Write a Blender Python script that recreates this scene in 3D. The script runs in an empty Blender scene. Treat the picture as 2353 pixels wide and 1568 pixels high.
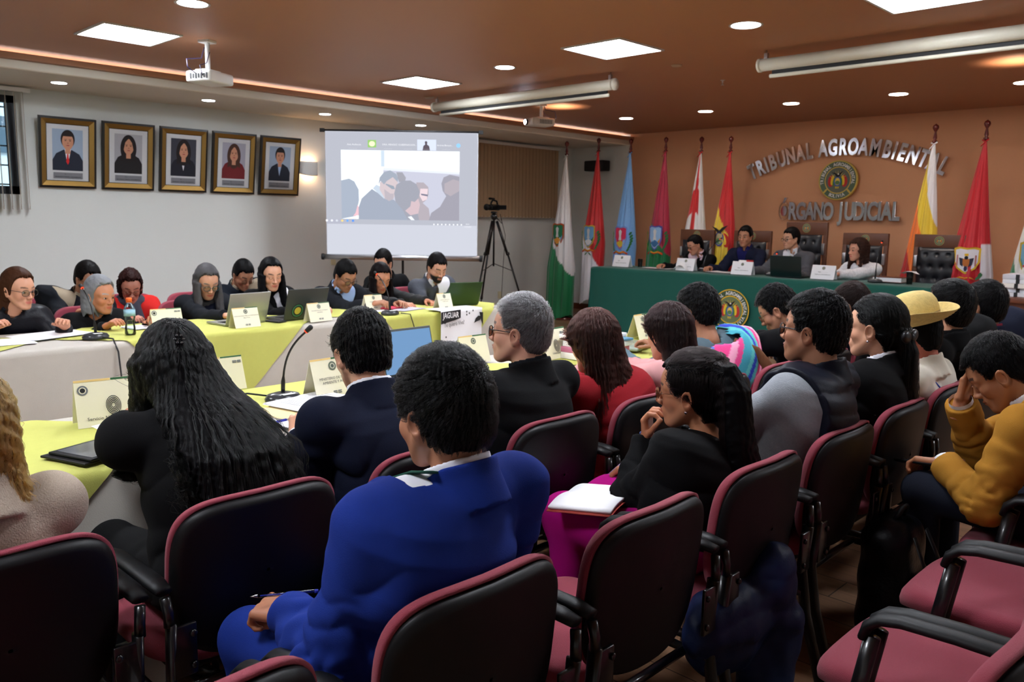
import bpy, bmesh, math, random
import numpy as np
from mathutils import Vector, Matrix, Euler
try:
    import openvdb as vdb
except ImportError:
    import pyopenvdb as vdb
random.seed(7); RNG = np.random.default_rng(7)
PI = math.pi
SC = bpy.context.scene
COL = SC.collection

# ------------------------------------------------------------------ camera, world, exposure
FPX = 1896.4
cam_d = bpy.data.cameras.new('camera'); cam = bpy.data.objects.new('camera', cam_d); COL.objects.link(cam)
cam_d.sensor_width = 36.0; cam_d.sensor_fit = 'HORIZONTAL'; cam_d.lens = FPX / 2353 * 36
cam_d.dof.use_dof = True; cam_d.dof.focus_distance = 2.3; cam_d.dof.aperture_fstop = 7.5
cam_d.clip_start = 0.05
_y, _p, _r = map(math.radians, (44.223, 8.356, 0.854))
_f = Vector((-math.sin(_y)*math.cos(_p), math.cos(_y)*math.cos(_p), -math.sin(_p)))
_r0 = Vector((math.cos(_y), math.sin(_y), 0)); _u0 = _r0.cross(_f)
_rr = _r0*math.cos(_r)+_u0*math.sin(_r); _uu = -_r0*math.sin(_r)+_u0*math.cos(_r)
cam.matrix_world = Matrix(((_rr.x,_uu.x,-_f.x,0),(_rr.y,_uu.y,-_f.y,0),(_rr.z,_uu.z,-_f.z,1.52),(0,0,0,1)))
SC.camera = cam
SC.view_settings.view_transform = 'Standard'; SC.view_settings.look = 'None'
SC.view_settings.exposure = 1.6; SC.view_settings.gamma = 1.0; SC.view_settings.use_curve_mapping = False
w = bpy.data.worlds.new('world'); SC.world = w; w.use_nodes = True
w.node_tree.nodes['Background'].inputs[0].default_value = (0.75, 0.86, 1.0, 1)
w.node_tree.nodes['Background'].inputs[1].default_value = 0.8
HC = 2.912            # main ceiling
HS = 2.745            # lower soffit by the left wall
XL, YF, XR, YB = -9.4, 11.1, 2.6, -2.6
XE = -8.2             # edge of main ceiling
PANEL_E, DOWN_E, COVE_E = 20, 20, 5

# ------------------------------------------------------------------ colour and materials
def s2l(c):
    return tuple(((x/255)/12.92 if x/255 <= .04045 else ((x/255+.055)/1.055)**2.4) for x in c)
MATS = {}
def M(name, col, rough=.6, metal=0., bump=None, spec=.5, emit=None, alpha=None, trans=0., sheen=0., coat=0., attr=False, var=None, ior=1.45):
    if name in MATS: return MATS[name]
    m = bpy.data.materials.new(name); m.use_nodes = True; nt = m.node_tree; b = nt.nodes['Principled BSDF']
    c = s2l(col) if max(col) > 1.01 else tuple(col)
    b.inputs['Base Color'].default_value = (*c, 1)
    b.inputs['Roughness'].default_value = rough; b.inputs['Metallic'].default_value = metal
    b.inputs['Specular IOR Level'].default_value = spec; b.inputs['IOR'].default_value = ior
    if sheen: b.inputs['Sheen Weight'].default_value = sheen
    if coat: b.inputs['Coat Weight'].default_value = coat
    if trans: b.inputs['Transmission Weight'].default_value = trans
    if emit:
        b.inputs['Emission Color'].default_value = (*(s2l(emit[0]) if max(emit[0]) > 1.01 else emit[0]), 1)
        b.inputs['Emission Strength'].default_value = emit[1]
    if attr:
        a = nt.nodes.new('ShaderNodeAttribute'); a.attribute_name = 'Col'
        nt.links.new(a.outputs['Color'], b.inputs['Base Color'])
    if var:   # (scale, amount, xyz stretch)
        tc = nt.nodes.new('ShaderNodeTexCoord'); mp = nt.nodes.new('ShaderNodeMapping')
        mp.inputs['Scale'].default_value = var[2] if len(var) > 2 else (1,1,1)
        nz = nt.nodes.new('ShaderNodeTexNoise'); nz.inputs['Scale'].default_value = var[0]; nz.inputs['Detail'].default_value = 4
        mx = nt.nodes.new('ShaderNodeMix'); mx.data_type = 'RGBA'; mx.blend_type = 'MULTIPLY'
        mr = nt.nodes.new('ShaderNodeMapRange'); mr.inputs[3].default_value = 1-var[1]; mr.inputs[4].default_value = 1+var[1]
        nt.links.new(tc.outputs['Object'], mp.inputs[0]); nt.links.new(mp.outputs[0], nz.inputs['Vector'])
        nt.links.new(nz.outputs[0], mr.inputs[0]); nt.links.new(mr.outputs[0], mx.inputs['B'])
        mx.inputs['Factor'].default_value = 1; mx.inputs['A'].default_value = (*c, 1)
        if attr: nt.links.new(a.outputs['Color'], mx.inputs['A'])
        nt.links.new(mx.outputs['Result'], b.inputs['Base Color'])
    if bump:  # (scale, strength, stretch)
        tc = nt.nodes.new('ShaderNodeTexCoord'); mp = nt.nodes.new('ShaderNodeMapping')
        mp.inputs['Scale'].default_value = bump[2] if len(bump) > 2 else (1,1,1)
        nz = nt.nodes.new('ShaderNodeTexNoise'); nz.inputs['Scale'].default_value = bump[0]; nz.inputs['Detail'].default_value = 5
        bp = nt.nodes.new('ShaderNodeBump'); bp.inputs['Strength'].default_value = bump[1]; bp.inputs['Distance'].default_value = .004
        nt.links.new(tc.outputs['Object'], mp.inputs[0]); nt.links.new(mp.outputs[0], nz.inputs['Vector'])
        nt.links.new(nz.outputs[0], bp.inputs['Height']); nt.links.new(bp.outputs[0], b.inputs['Normal'])
    MATS[name] = m
    return m
def emis(name, col, st):
    if name in MATS: return MATS[name]
    m = bpy.data.materials.new(name); m.use_nodes = True; nt = m.node_tree
    nt.nodes.remove(nt.nodes['Principled BSDF']); e = nt.nodes.new('ShaderNodeEmission')
    e.inputs[0].default_value = (*(s2l(col) if max(col) > 1.01 else col), 1); e.inputs[1].default_value = st
    nt.links.new(e.outputs[0], nt.nodes['Material Output'].inputs[0]); MATS[name] = m
    return m
def glassmat(name, col=(240,246,246), rough=.02):
    """thin clear glass: mostly see-through with a reflection"""
    if name in MATS: return MATS[name]
    m = bpy.data.materials.new(name); m.use_nodes = True; nt = m.node_tree
    nt.nodes.remove(nt.nodes['Principled BSDF']); t = nt.nodes.new('ShaderNodeBsdfTransparent'); g = nt.nodes.new('ShaderNodeBsdfGlossy')
    t.inputs[0].default_value = (*s2l(col), 1); g.inputs['Roughness'].default_value = rough
    f = nt.nodes.new('ShaderNodeFresnel'); mx = nt.nodes.new('ShaderNodeMixShader')
    nt.links.new(f.outputs[0], mx.inputs[0]); nt.links.new(t.outputs[0], mx.inputs[1]); nt.links.new(g.outputs[0], mx.inputs[2])
    nt.links.new(mx.outputs[0], nt.nodes['Material Output'].inputs[0]); MATS[name] = m
    return m

# ------------------------------------------------------------------ objects and tags
def link(o, parent=None):
    COL.objects.link(o)
    if parent: o.parent = parent
    return o
def tag(o, label=None, cat=None, group=None, kind=None):
    if label: o['label'] = label
    if cat: o['category'] = cat
    if group: o['group'] = group
    if kind: o['kind'] = kind
    return o
def empty(name, loc=(0,0,0), rz=0, label=None, cat=None, group=None, rot=None):
    o = bpy.data.objects.new(name, None); o.empty_display_size = .1
    o.location = loc; o.rotation_euler = rot if rot else (0,0,rz); link(o); tag(o, label, cat, group)
    return o
def copy_tree(o, parent=None):
    c = o.copy(); COL.objects.link(c)
    if parent: c.parent = parent
    for ch in [k for k in bpy.data.objects if k.parent == o]: copy_tree(ch, c)
    return c

class G:
    """mesh collector"""
    def __init__(s): s.v=[]; s.f=[]; s.m=[]; s.ms=[]; s.cm=0; s.T=Matrix.Identity(4); s.sm=[]
    def mat(s, m):
        if m not in s.ms: s.ms.append(m)
        s.cm = s.ms.index(m); return s
    def add(s, vs, fs, smooth=True):
        b = len(s.v); T = s.T
        s.v += [tuple(T @ Vector(p)) for p in vs]
        s.f += [tuple(b+i for i in f) for f in fs]; s.m += [s.cm]*len(fs); s.sm += [smooth]*len(fs)
        return s
    def box(s, c, d, rz=0, R=None, bev=0):
        hx,hy,hz = [x/2 for x in d]; R = R or Matrix.Rotation(rz,3,'Z'); c = Vector(c)
        if bev <= 0:
            vs = [c+R@Vector((x*hx,y*hy,z*hz)) for x in(-1,1) for y in(-1,1) for z in(-1,1)]
            return s.add(vs, [(0,1,3,2),(4,6,7,5),(0,4,5,1),(2,3,7,6),(0,2,6,4),(1,5,7,3)], False)
        bm = bmesh.new(); bmesh.ops.create_cube(bm, size=1)
        for v in bm.verts: v.co = Vector((v.co.x*d[0], v.co.y*d[1], v.co.z*d[2]))
        bmesh.ops.bevel(bm, geom=bm.edges[:], offset=min(bev, .49*min(d)), segments=3, profile=.5, affect='EDGES')
        bm.verts.index_update()
        s.add([c+R@v.co for v in bm.verts], [tuple(v.index for v in f.verts) for f in bm.faces]); bm.free(); return s
    def tube(s, pts, r, n=10, caps=True, flat=1., up=None):
        pts = [Vector(p) for p in pts]; k = len(pts)
        rs = r if isinstance(r, (list,tuple)) else [r]*k
        vs=[]; fs=[]; pn=None
        for i,p in enumerate(pts):
            t = (pts[min(i+1,k-1)]-pts[max(i-1,0)])
            t = t.normalized() if t.length>1e-9 else Vector((0,0,1))
            if pn is None:
                a = Vector(up) if up else (Vector((0,0,1)) if abs(t.z)<.9 else Vector((1,0,0)))
                n1 = (a - t*a.dot(t)).normalized()
            else:
                n1 = (pn - t*pn.dot(t)); n1 = n1.normalized() if n1.length>1e-6 else pn
            pn = n1; n2 = t.cross(n1)
            for j in range(n):
                a = 2*PI*j/n; vs.append(p + n1*(math.cos(a)*rs[i]*flat) + n2*(math.sin(a)*rs[i]))
        for i in range(k-1):
            for j in range(n):
                fs.append((i*n+j, i*n+(j+1)%n, (i+1)*n+(j+1)%n, (i+1)*n+j))
        if caps: fs += [tuple(reversed(range(n))), tuple(range((k-1)*n, k*n))]
        return s.add(vs, fs)
    def lathe(s, prof, c=(0,0,0), n=24, R=None):
        c = Vector(c); R = R or Matrix.Identity(3); vs=[]; fs=[]; k=len(prof)
        for (r,z) in prof:
            for j in range(n):
                a=2*PI*j/n; vs.append(c+R@Vector((r*math.cos(a), r*math.sin(a), z)))
        for i in range(k-1):
            for j in range(n):
                fs.append((i*n+j, i*n+(j+1)%n, (i+1)*n+(j+1)%n, (i+1)*n+j))
        if prof[0][0]>1e-5: fs.append(tuple(reversed(range(n))))
        if prof[-1][0]>1e-5: fs.append(tuple(range((k-1)*n,k*n)))
        return s.add(vs, fs)
    def ell(s, c, r, n=16, R=None):
        prof=[(max(1e-6,math.sin(PI*i/10)), -math.cos(PI*i/10)) for i in range(11)]
        R = R or Matrix.Identity(3)
        return s.lathe(prof, c, n, R @ Matrix.Diagonal(Vector(r)))
    def grid(s, fn, nu, nv, closed=False):
        vs=[fn(i/nu, j/nv) for i in range(nu+1) for j in range(nv+1)]
        fs=[(i*(nv+1)+j, (i+1)*(nv+1)+j, (i+1)*(nv+1)+j+1, i*(nv+1)+j+1) for i in range(nu) for j in range(nv)]
        return s.add(vs, fs)
    def prism(s, out, O, ux, uy, th, smooth=False, back=True):
        """outline (2D) placed at O with axes ux, uy, extruded th along ux x uy"""
        O,ux,uy=Vector(O),Vector(ux),Vector(uy); n=ux.cross(uy).normalized()
        k=len(out); a=[O+ux*x+uy*y for x,y in out]
        vs=a+[p+n*th for p in a]
        fs=[tuple(range(k,2*k))]+[(i,(i+1)%k,k+(i+1)%k,k+i) for i in range(k)]
        if back: fs.append(tuple(reversed(range(k))))
        return s.add(vs, fs, smooth)
    def build(s, name, mat=None, parent=None, loc=None, sub=0, solid=0, bev=0):
        me = bpy.data.meshes.new(name); me.from_pydata(s.v, [], s.f)
        if mat and not s.ms: s.ms=[mat]
        for m in s.ms: me.materials.append(m)
        me.polygons.foreach_set('material_index', s.m); me.polygons.foreach_set('use_smooth', s.sm); me.update()
        o = bpy.data.objects.new(name, me); link(o, parent)
        if loc: o.location = loc
        if solid: md=o.modifiers.new('s','SOLIDIFY'); md.thickness=solid; md.offset=0
        if bev: md=o.modifiers.new('b','BEVEL'); md.width=bev; md.segments=2; md.limit_method='ANGLE'
        if sub: md=o.modifiers.new('u','SUBSURF'); md.levels=sub; md.render_levels=sub
        return o
def arr_mesh(name, V, F, mats, parent=None, col=None, smooth=True, midx=None):
    me = bpy.data.meshes.new(name); nq=len(F); V=np.asarray(V,np.float32); F=np.asarray(F,np.int32); k=F.shape[1]
    me.vertices.add(len(V)); me.vertices.foreach_set('co', V.ravel())
    me.loops.add(nq*k); me.loops.foreach_set('vertex_index', F.ravel())
    me.polygons.add(nq); me.polygons.foreach_set('loop_start', np.arange(0,nq*k,k,dtype=np.int32))
    me.update(calc_edges=True)
    me.polygons.foreach_set('use_smooth', np.full(nq, smooth))
    for m in (mats if isinstance(mats,(list,tuple)) else [mats]): me.materials.append(m)
    if midx is not None: me.polygons.foreach_set('material_index', np.asarray(midx,np.int32))
    if col is not None:
        a = me.color_attributes.new('Col','FLOAT_COLOR','POINT')
        c = np.ones((len(V),4),np.float32); c[:,:3]=col; a.data.foreach_set('color', c.ravel())
    me.update()
    o = bpy.data.objects.new(name, me); link(o, parent)
    return o

def text_obj(name, s, size, mat, parent, O, ux, uy, ext=.0, bold=0., sx=1., align='CENTER', bevel=0, sp=1.):
    cu = bpy.data.curves.new(name,'FONT'); cu.body=s; cu.size=size; cu.extrude=ext; cu.offset=bold; cu.align_x=align
    cu.bevel_depth=bevel; cu.resolution_u=3; cu.space_character=sp
    t = bpy.data.objects.new(name, cu); COL.objects.link(t)
    me = bpy.data.meshes.new_from_object(t, depsgraph=None); bpy.data.objects.remove(t)
    ux,uy=Vector(ux).normalized(),Vector(uy).normalized(); n=ux.cross(uy)
    T = Matrix(((ux.x,uy.x,n.x,O[0]),(ux.y,uy.y,n.y,O[1]),(ux.z,uy.z,n.z,O[2]),(0,0,0,1))) @ Matrix.Diagonal((sx,1,1,1))
    me.transform(T); me.materials.clear(); me.materials.append(mat)
    o = bpy.data.objects.new(name, me); link(o, parent)
    return o
def text_into(g, s, size, mat, O, ux, uy, bold=0., sx=1., align='CENTER', lift=0.):
    """flat lettering added to collector g"""
    cu = bpy.data.curves.new('tmp','FONT'); cu.body=s; cu.size=size; cu.offset=bold; cu.align_x=align; cu.resolution_u=2
    t = bpy.data.objects.new('tmp', cu); COL.objects.link(t)
    me = bpy.data.meshes.new_from_object(t); bpy.data.objects.remove(t)
    ux,uy,O=Vector(ux).normalized(),Vector(uy).normalized(),Vector(O); n=ux.cross(uy)
    g.mat(mat); g.add([O+ux*(v.co.x*sx)+uy*v.co.y+n*lift for v in me.vertices],[tuple(p.vertices) for p in me.polygons],False)
    bpy.data.meshes.remove(me)
class Art:
    """flat artwork on a surface: shapes in (x,y) metres, each layer a hair above the last"""
    def __init__(s, O, ux, uy, step=.0005):
        s.g=G(); s.O=Vector(O); s.ux=Vector(ux).normalized(); s.uy=Vector(uy).normalized(); s.n=s.ux.cross(s.uy); s.l=0; s.step=step
    def P(s,x,y): return s.O+s.ux*x+s.uy*y+s.n*(s.l*s.step)
    def poly(s, pts, mat): s.l+=1; s.g.mat(mat).add([s.P(*p) for p in pts],[tuple(range(len(pts)))],False); return s
    def rect(s,x0,y0,x1,y1,mat): return s.poly([(x0,y0),(x1,y0),(x1,y1),(x0,y1)],mat)
    def ellip(s,cx,cy,rx,ry,mat,n=24,rot=0,a0=0,a1=2*PI):
        c,sn=math.cos(rot),math.sin(rot); pts=[]
        for i in range(n):
            a=a0+(a1-a0)*i/(n if a1-a0>6.28 else n-1); x,y=rx*math.cos(a),ry*math.sin(a); pts.append((cx+x*c-y*sn, cy+x*sn+y*c))
        return s.poly(pts,mat)
    def ring(s,cx,cy,r0,r1,mat,n=40,a0=0,a1=2*PI,sx=1.):
        s.l+=1; vs=[]; 
        for i in range(n+1):
            a=a0+(a1-a0)*i/n; vs+= [s.P(cx+sx*r0*math.cos(a),cy+r0*math.sin(a)), s.P(cx+sx*r1*math.cos(a),cy+r1*math.sin(a))]
        s.g.mat(mat).add(vs,[(2*i,2*i+1,2*i+3,2*i+2) for i in range(n)],False); return s
    def text(s,t,x,y,size,mat,rot=0,sx=1.,bold=0.,align='CENTER'):
        s.l+=1; c,sn=math.cos(rot),math.sin(rot)
        text_into(s.g,t,size,mat,s.P(x,y),s.ux*c+s.uy*sn,-s.ux*sn+s.uy*c,bold,sx,align); return s
    def arc_text(s,t,cx,cy,r,size,mat,a0,a1,sx=1.,bold=0.,inside=False):
        k=len(t)
        for i,ch in enumerate(t):
            a=a0+(a1-a0)*i/(k-1)
            if ch!=' ': s.l-=1; s.text(ch,cx+r*math.cos(a),cy+r*math.sin(a),size,mat,rot=(a-PI/2 if not inside else a+PI/2),sx=sx,bold=bold)
        s.l+=1; return s
    def build(s,name,parent=None): return s.g.build(name,parent=parent)

# common materials
m_white = M('white paint',(214,217,213),.75,bump=(60,.08))
m_brown = M('brown ceiling paint',(172,120,86),.55,bump=(40,.05))
m_orange = M('terracotta wall paint',(220,162,122),.7,bump=(50,.06))
m_black = M('black plastic',(12,12,14),.5,bump=(300,.08),spec=.3)
m_metalb = M('black metal',(14,14,16),.3,coat=.3)
m_crim = M('crimson fabric',(144,53,69),.9,bump=(700,.6),sheen=.1)
m_lime = M('lime cloth',(190,191,98),.85,bump=(400,.25),var=(30,.05))
m_cloth = M('white cloth',(184,178,168),.85,bump=(300,.2),var=(14,.05))
m_green = M('dark green cloth',(12,86,74),.85,bump=(300,.3),sheen=.15)
m_wood = M('dark reddish wood',(104,56,36),.35,bump=(20,.1,(1,12,1)),var=(6,.25,(1,14,14)))
m_leather = M('black leather',(26,26,32),.33,bump=(90,.25))
m_chrome = M('chrome',(215,215,220),.12,1.)
m_alu = M('brushed metal',(190,190,192),.3,1.)
m_paper = M('white paper',(236,236,238),.8)
m_card = M('cream card',(228,222,196),.7)
m_gold = M('gold paint',(150,118,62),.35,.8,bump=(160,.5))
m_ink = M('grey ink',(105,108,112),.7)
m_inkb = M('black ink',(28,28,30),.7)
m_dgreen = M('dark green print',(38,92,52),.6)
m_plastw = M('white plastic',(226,226,224),.4)
m_glass = glassmat('clear glass')
def C_(r,g,b): return M('colour %d %d %d'%(r,g,b),(r,g,b),.75)
# ------------------------------------------------------------------ room shell
def struct(g, name, mat=None, **k): o=g.build(name, mat, **k); o['kind']='structure'; return o
def floor_mat():
    m=M('laminate floor',(150,112,86),.38); nt=m.node_tree; b=nt.nodes['Principled BSDF']
    tc=nt.nodes.new('ShaderNodeTexCoord'); br=nt.nodes.new('ShaderNodeTexBrick'); br.offset=.37
    br.inputs['Scale'].default_value=1; br.inputs['Brick Width'].default_value=1.3; br.inputs['Row Height'].default_value=.19
    br.inputs['Mortar Size'].default_value=.003; br.inputs['Color1'].default_value=(*s2l((168,128,98)),1); br.inputs['Color2'].default_value=(*s2l((128,92,68)),1)
    br.inputs['Mortar'].default_value=(*s2l((70,48,36)),1)
    mp=nt.nodes.new('ShaderNodeMapping'); mp.inputs['Scale'].default_value=(1.5,18,1)
    nz=nt.nodes.new('ShaderNodeTexNoise'); nz.inputs['Scale'].default_value=2.2; nz.inputs['Detail'].default_value=6; nz.inputs['Distortion'].default_value=.8
    mr=nt.nodes.new('ShaderNodeMapRange'); mr.inputs[3].default_value=.55; mr.inputs[4].default_value=1.3
    mx=nt.nodes.new('ShaderNodeMix'); mx.data_type='RGBA'; mx.blend_type='MULTIPLY'; mx.inputs['Factor'].default_value=1
    nt.links.new(tc.outputs['Object'],br.inputs['Vector']); nt.links.new(tc.outputs['Object'],mp.inputs[0]); nt.links.new(mp.outputs[0],nz.inputs['Vector'])
    nt.links.new(nz.outputs[0],mr.inputs[0]); nt.links.new(br.outputs['Color'],mx.inputs['A']); nt.links.new(mr.outputs[0],mx.inputs['B'])
    nt.links.new(mx.outputs['Result'],b.inputs['Base Color']); return m
struct(G().box(((XL+XR)/2,(YB+YF)/2,-.05),(XR-XL+.4,YF-YB+.4,.1)),'floor',floor_mat())
# left wall with window opening (y 1.35..2.57, z 1.70..2.66)
g=G(); WY0,WY1,WZ0,WZ1=1.2,2.57,1.70,2.66
for (y0,y1,z0,z1) in ((YB,WY0,0,3.1),(WY1,YF+.2,0,3.1),(WY0,WY1,0,WZ0),(WY0,WY1,WZ1,3.1)):
    g.box((XL-.1,(y0+y1)/2,(z0+z1)/2),(.2,y1-y0,z1-z0))
struct(g,'wall_left',m_white)
struct(G().box(((XE+XR)/2+.1,YF+.1,1.55),(XR-XE+.2,.2,3.1)),'wall_front',m_orange)
struct(G().box(((XL+XE)/2,YF+.1,1.55),(XE-XL,.2,3.1)),'wall_front_left',m_white)
struct(G().box((XR+.1,(YB+YF)/2,1.55),(.2,YF-YB+.4,3.1)),'wall_right',m_white)
struct(G().box(((XL+XR)/2,YB-.1,1.55),(XR-XL+.4,.2,3.1)),'wall_back',m_white)
struct(G().box(((XE-.45+XR)/2,(YB+YF)/2,HC+.05),(XR-XE+.45+.2,YF-YB+.4,.1)),'ceiling',m_brown)
g=G(); g.box(((XL+XE)/2-.02,(YB+YF)/2,HS+.01),(XE-XL-.04,YF-YB,.02)); g.box((XE-.01,(YB+YF)/2,HS+.035),(.02,YF-YB,.07))
struct(g,'ceiling_soffit',M('cream soffit paint',(214,208,194),.75))
struct(G().box((XE+.0,(YB+YF)/2,2.842),(.14,YF-YB,.05)),'trim_1',m_brown)
o=struct(G().box((XE-.17,(YB+YF)/2,2.83),(.03,YF-YB,.015)),'trim_2',emis('cove strip light',(255,232,222),COVE_E))
struct(G().box((XL+.01,(YB+YF)/2,.05),(.02,YF-YB,.1)),'baseboard_left',m_wood)
struct(G().box(((XL+XR)/2,YF-.01,.05),(XR-XL,.02,.1)),'baseboard_front',m_wood)
# window with daylight yard beyond
t=empty('window_1',(XL-.05,0,0)); t['kind']='structure'
m_wf=M('dark window frame',(18,24,34),.4)
g=G(); 
for a in ((WY0,WY0+.07),(WY1-.07,WY1),(1.86,1.92)): g.box((0,(a[0]+a[1])/2,(WZ0+WZ1)/2),(.06,a[1]-a[0],WZ1-WZ0))
for a in ((WZ0,WZ0+.08),(WZ1-.07,WZ1)): g.box((0,(WY0+WY1)/2,(a[0]+a[1])/2),(.06,WY1-WY0,a[1]-a[0]))
g.build('window_frame',m_wf,t)
G().box((0,(WY0+WY1)/2,(WZ0+WZ1)/2),(.006,WY1-WY0-.1,WZ1-WZ0-.1)).build('pane',m_glass,t)
g=G()
for k in range(9): g.box((-.12,WY0+.12+k*.15,(WZ0+WZ1)/2),(.014,.014,WZ1-WZ0))
for k in range(5): g.box((-.12,(WY0+WY1)/2,WZ0+.1+k*.19),(.014,WY1-WY0,.014))
g.build('security_grille',m_wf,t)
t=empty('neighbouring_building',(XL-4.2,2,0),label='pale building with dark window bands seen through the window grille',cat='building')
G().box((0,0,2),(.3,9,7)).build('facade',M('pale render',(188,200,205),.8),t)
g=G()
for z in (1.2,2.6,4.): g.box((.17,0,z),(.06,8,.5))
g.build('window_band',M('bluish facade glass',(70,90,105),.2),t)
G().box((.2,-1.2,1.6),(.08,.25,1.4)).build('green_post',C_(30,120,60),t)
sun=bpy.data.lights.new('daylight','SUN'); sun.energy=1.4; sun.angle=.5; so=bpy.data.objects.new('daylight',sun); link(so); so.rotation_euler=(.5,.9,0)
# vertical blinds
def blinds(name,y0,y1,z0,z1,x,label,slat=.09,open_=.35,mat=None):
    t=empty(name,(x,0,0),label=label,cat='blinds')
    G().box((0,(y0+y1)/2,z1+.02),(.05,y1-y0+.04,.04)).build('head_rail',m_plastw,t)
    n=int((y1-y0)/(slat*.86)); g=G()
    for i in range(n):
        y=y0+slat/2+i*(y1-y0-slat)/(n-1); a=open_
        R=Matrix.Rotation(a,3,'Z')
        g.box((.0,y,(z0+z1)/2),(.0025,slat,z1-z0),R=R)
        g.box((.0,y,z0+.02),(.005,slat*.95,.03),R=R)
    g.build('slats',mat,t)
    g=G(); 
    for i in range(n-1):
        ya=y0+slat/2+i*(y1-y0-slat)/(n-1); yb=ya+(y1-y0-slat)/(n-1)
        g.tube([(.012,ya+(yb-ya)*k/6,z0+.02-.03*math.sin(PI*k/6)) for k in range(7)],.0016,5)
    g.build('bead_chain',m_plastw,t); return t
m_blind=M('tan blind fabric',(176,150,120),.85,bump=(200,.2)); m_blind2=M('grey beige blind fabric',(172,164,150),.85)
blinds('vertical_blinds',8.5,10.62,1.555,2.67,XL+.09,'tan vertical blinds closed beside the projection screen',open_=.12,mat=m_blind)
blinds('vertical_blinds',.95,2.66,1.55,2.69,XL+.09,'grey beige vertical blinds half open over the dark framed window',open_=1.25,mat=m_blind2)

# ------------------------------------------------------------------ ceiling lights
m_pe=emis('panel light',(240,246,255),PANEL_E); m_de=emis('downlight glow',(236,244,255),DOWN_E); m_df=emis('front downlight glow',(255,244,232),DOWN_E*3.6)
m_rim=M('light rim',(200,200,198),.4)
PL=[(-6.857,2.70,'square ceiling light panel nearest the ceiling projector'),(-6.857,5.64,'square ceiling light panel near the left rolled-up screen'),(-4.318,5.56,'square ceiling light panel between the two rolled-up screens'),(-1.91,5.53,'square ceiling light panel cut off by the top edge above the right rolled-up screen')]
PX=[(-4.318,2.7),(-1.91,2.7),(.6,5.5),(-1.91,-.2),(-4.318,-.2)]  # unseen panels added along the ceiling grid to light the room
for i,(x,y,lb) in enumerate(PL+[(a,b,'added square ceiling light panel outside the view') for a,b in PX]):
    t=empty('ceiling_light_panel',(x,y,HC),label=lb,cat='ceiling light',group='square ceiling light panels')
    g=G(); 
    for sx,sy,dx,dy in ((-.29,0,.02,.6),(.29,0,.02,.6),(0,-.29,.56,.02),(0,.29,.56,.02)): g.box((sx,sy,-.006),(dx,dy,.012))
    g.build('frame',m_rim,t); G().box((0,0,-.004),(.56,.56,.004)).build('diffuser',m_pe,t)
DL=[(-5.556,2.615,.095,'round downlight at the top edge between ceiling panels'),(-5.589,5.593,.085,'round downlight between two square panels above the left rolled-up screen'),(-3.107,5.525,.1,'round downlight above the left end of the right rolled-up screen'),
 (-6.99,9.35,.085,'leftmost round downlight of the row before the terracotta wall'),(-5.77,9.37,.085,'second round downlight from the left before the terracotta wall'),(-4.628,9.37,.085,'third round downlight, in front of the arched lettering'),(-3.433,9.40,.09,'fourth round downlight, right of the arched lettering'),(-2.25,9.39,.09,'round downlight at the right picture edge before the terracotta wall')]
for x,y,r,lb in DL+[(-.9,9.4,.09,'round downlight beyond the right edge of view'),(-3.1,2.6,.09,'round downlight overhead above the camera')]:
    t=empty('downlight',(x,y,HC),label=lb,cat='ceiling light',group='round ceiling downlights')
    G().lathe([(r,-.001),(r+.018,-.004),(r+.02,.0)],n=28).build('rim',m_rim,t)
    G().lathe([(0,-.003),(r,-.003)],n=28).build('diffuser',m_df if y>9 else m_de,t)
for y,lb in ((2.78,'small soffit downlight above the first framed portrait'),(4.26,'small soffit downlight above the third framed portrait'),(5.72,'small soffit downlight beside the projection screen'),(7.2,'small soffit downlight beyond the projection screen')):
    t=empty('soffit_downlight',(-8.76,y,HS),label=lb,cat='ceiling light',group='small downlights in the white soffit')
    G().lathe([(.065,-.001),(.078,-.004),(.08,.0)],n=24).build('rim',m_rim,t)
    G().lathe([(0,-.003),(.065,-.003)],n=24).build('diffuser',m_de,t)
for x,y,z,r,lb in ((-4.32,6.5,HC,.05,'flat round smoke detector plate on the brown ceiling'),(-7.6,6.37,HC,.06,'flat round cover on the ceiling beside the left rolled-up screen')):
    tag(G().lathe([(0,-.012),(r*.8,-.012),(r,0)],(x,y,z),20).build('ceiling_cap',M('dull cap',(176,150,128),.6)),lb,'ceiling cap')
t=empty('sprinkler_head',(-4.41,7.45,HC),label='tiny sprinkler head on the brown ceiling',cat='sprinkler')
G().lathe([(0,-.05),(.018,-.048),(.006,-.04),(.008,-.01),(.025,-.002),(.025,0)],n=12).build('body',m_alu,t)

# ------------------------------------------------------------------ rolled-up screens, projectors
def roller(x0,x1,y,z,lb):
    t=empty('rolled_up_screen',(0,0,0),label=lb,cat='projection screen',group='rolled-up ceiling projection screens')
    mw=M('ivory housing',(212,208,190),.4)
    G().tube([(x0,y,z),(x1,y,z)],.05,16).build('housing',mw,t)
    for x in (x0,x1): G().tube([(x-.012,y,z),(x+.012,y,z)],.056,16).build('end_cap',mw,t)
    g=G(); g.box(((x0+x1)/2,y+.02,z-.058),(x1-x0-.2,.02,.05)); g.build('screen_fabric',m_inkb,t)
    G().tube([(x0+.08,y+.02,z-.09),(x1-.08,y+.02,z-.09)],.016,10).build('bottom_bar',mw,t)
    for x in (x0+.05,x1-.05): g=G(); g.box((x,y,z+.06),(.03,.03,.06)); g.tube([(x,y,HC),(x,y,z+.04)],.006,6); g.build('bracket',m_alu,t)
roller(-7.56,-4.95,6.42,2.80,'left rolled-up projection screen under the brown ceiling')
roller(-3.46,-.8,6.42,2.80,'right rolled-up projection screen under the brown ceiling')
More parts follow.
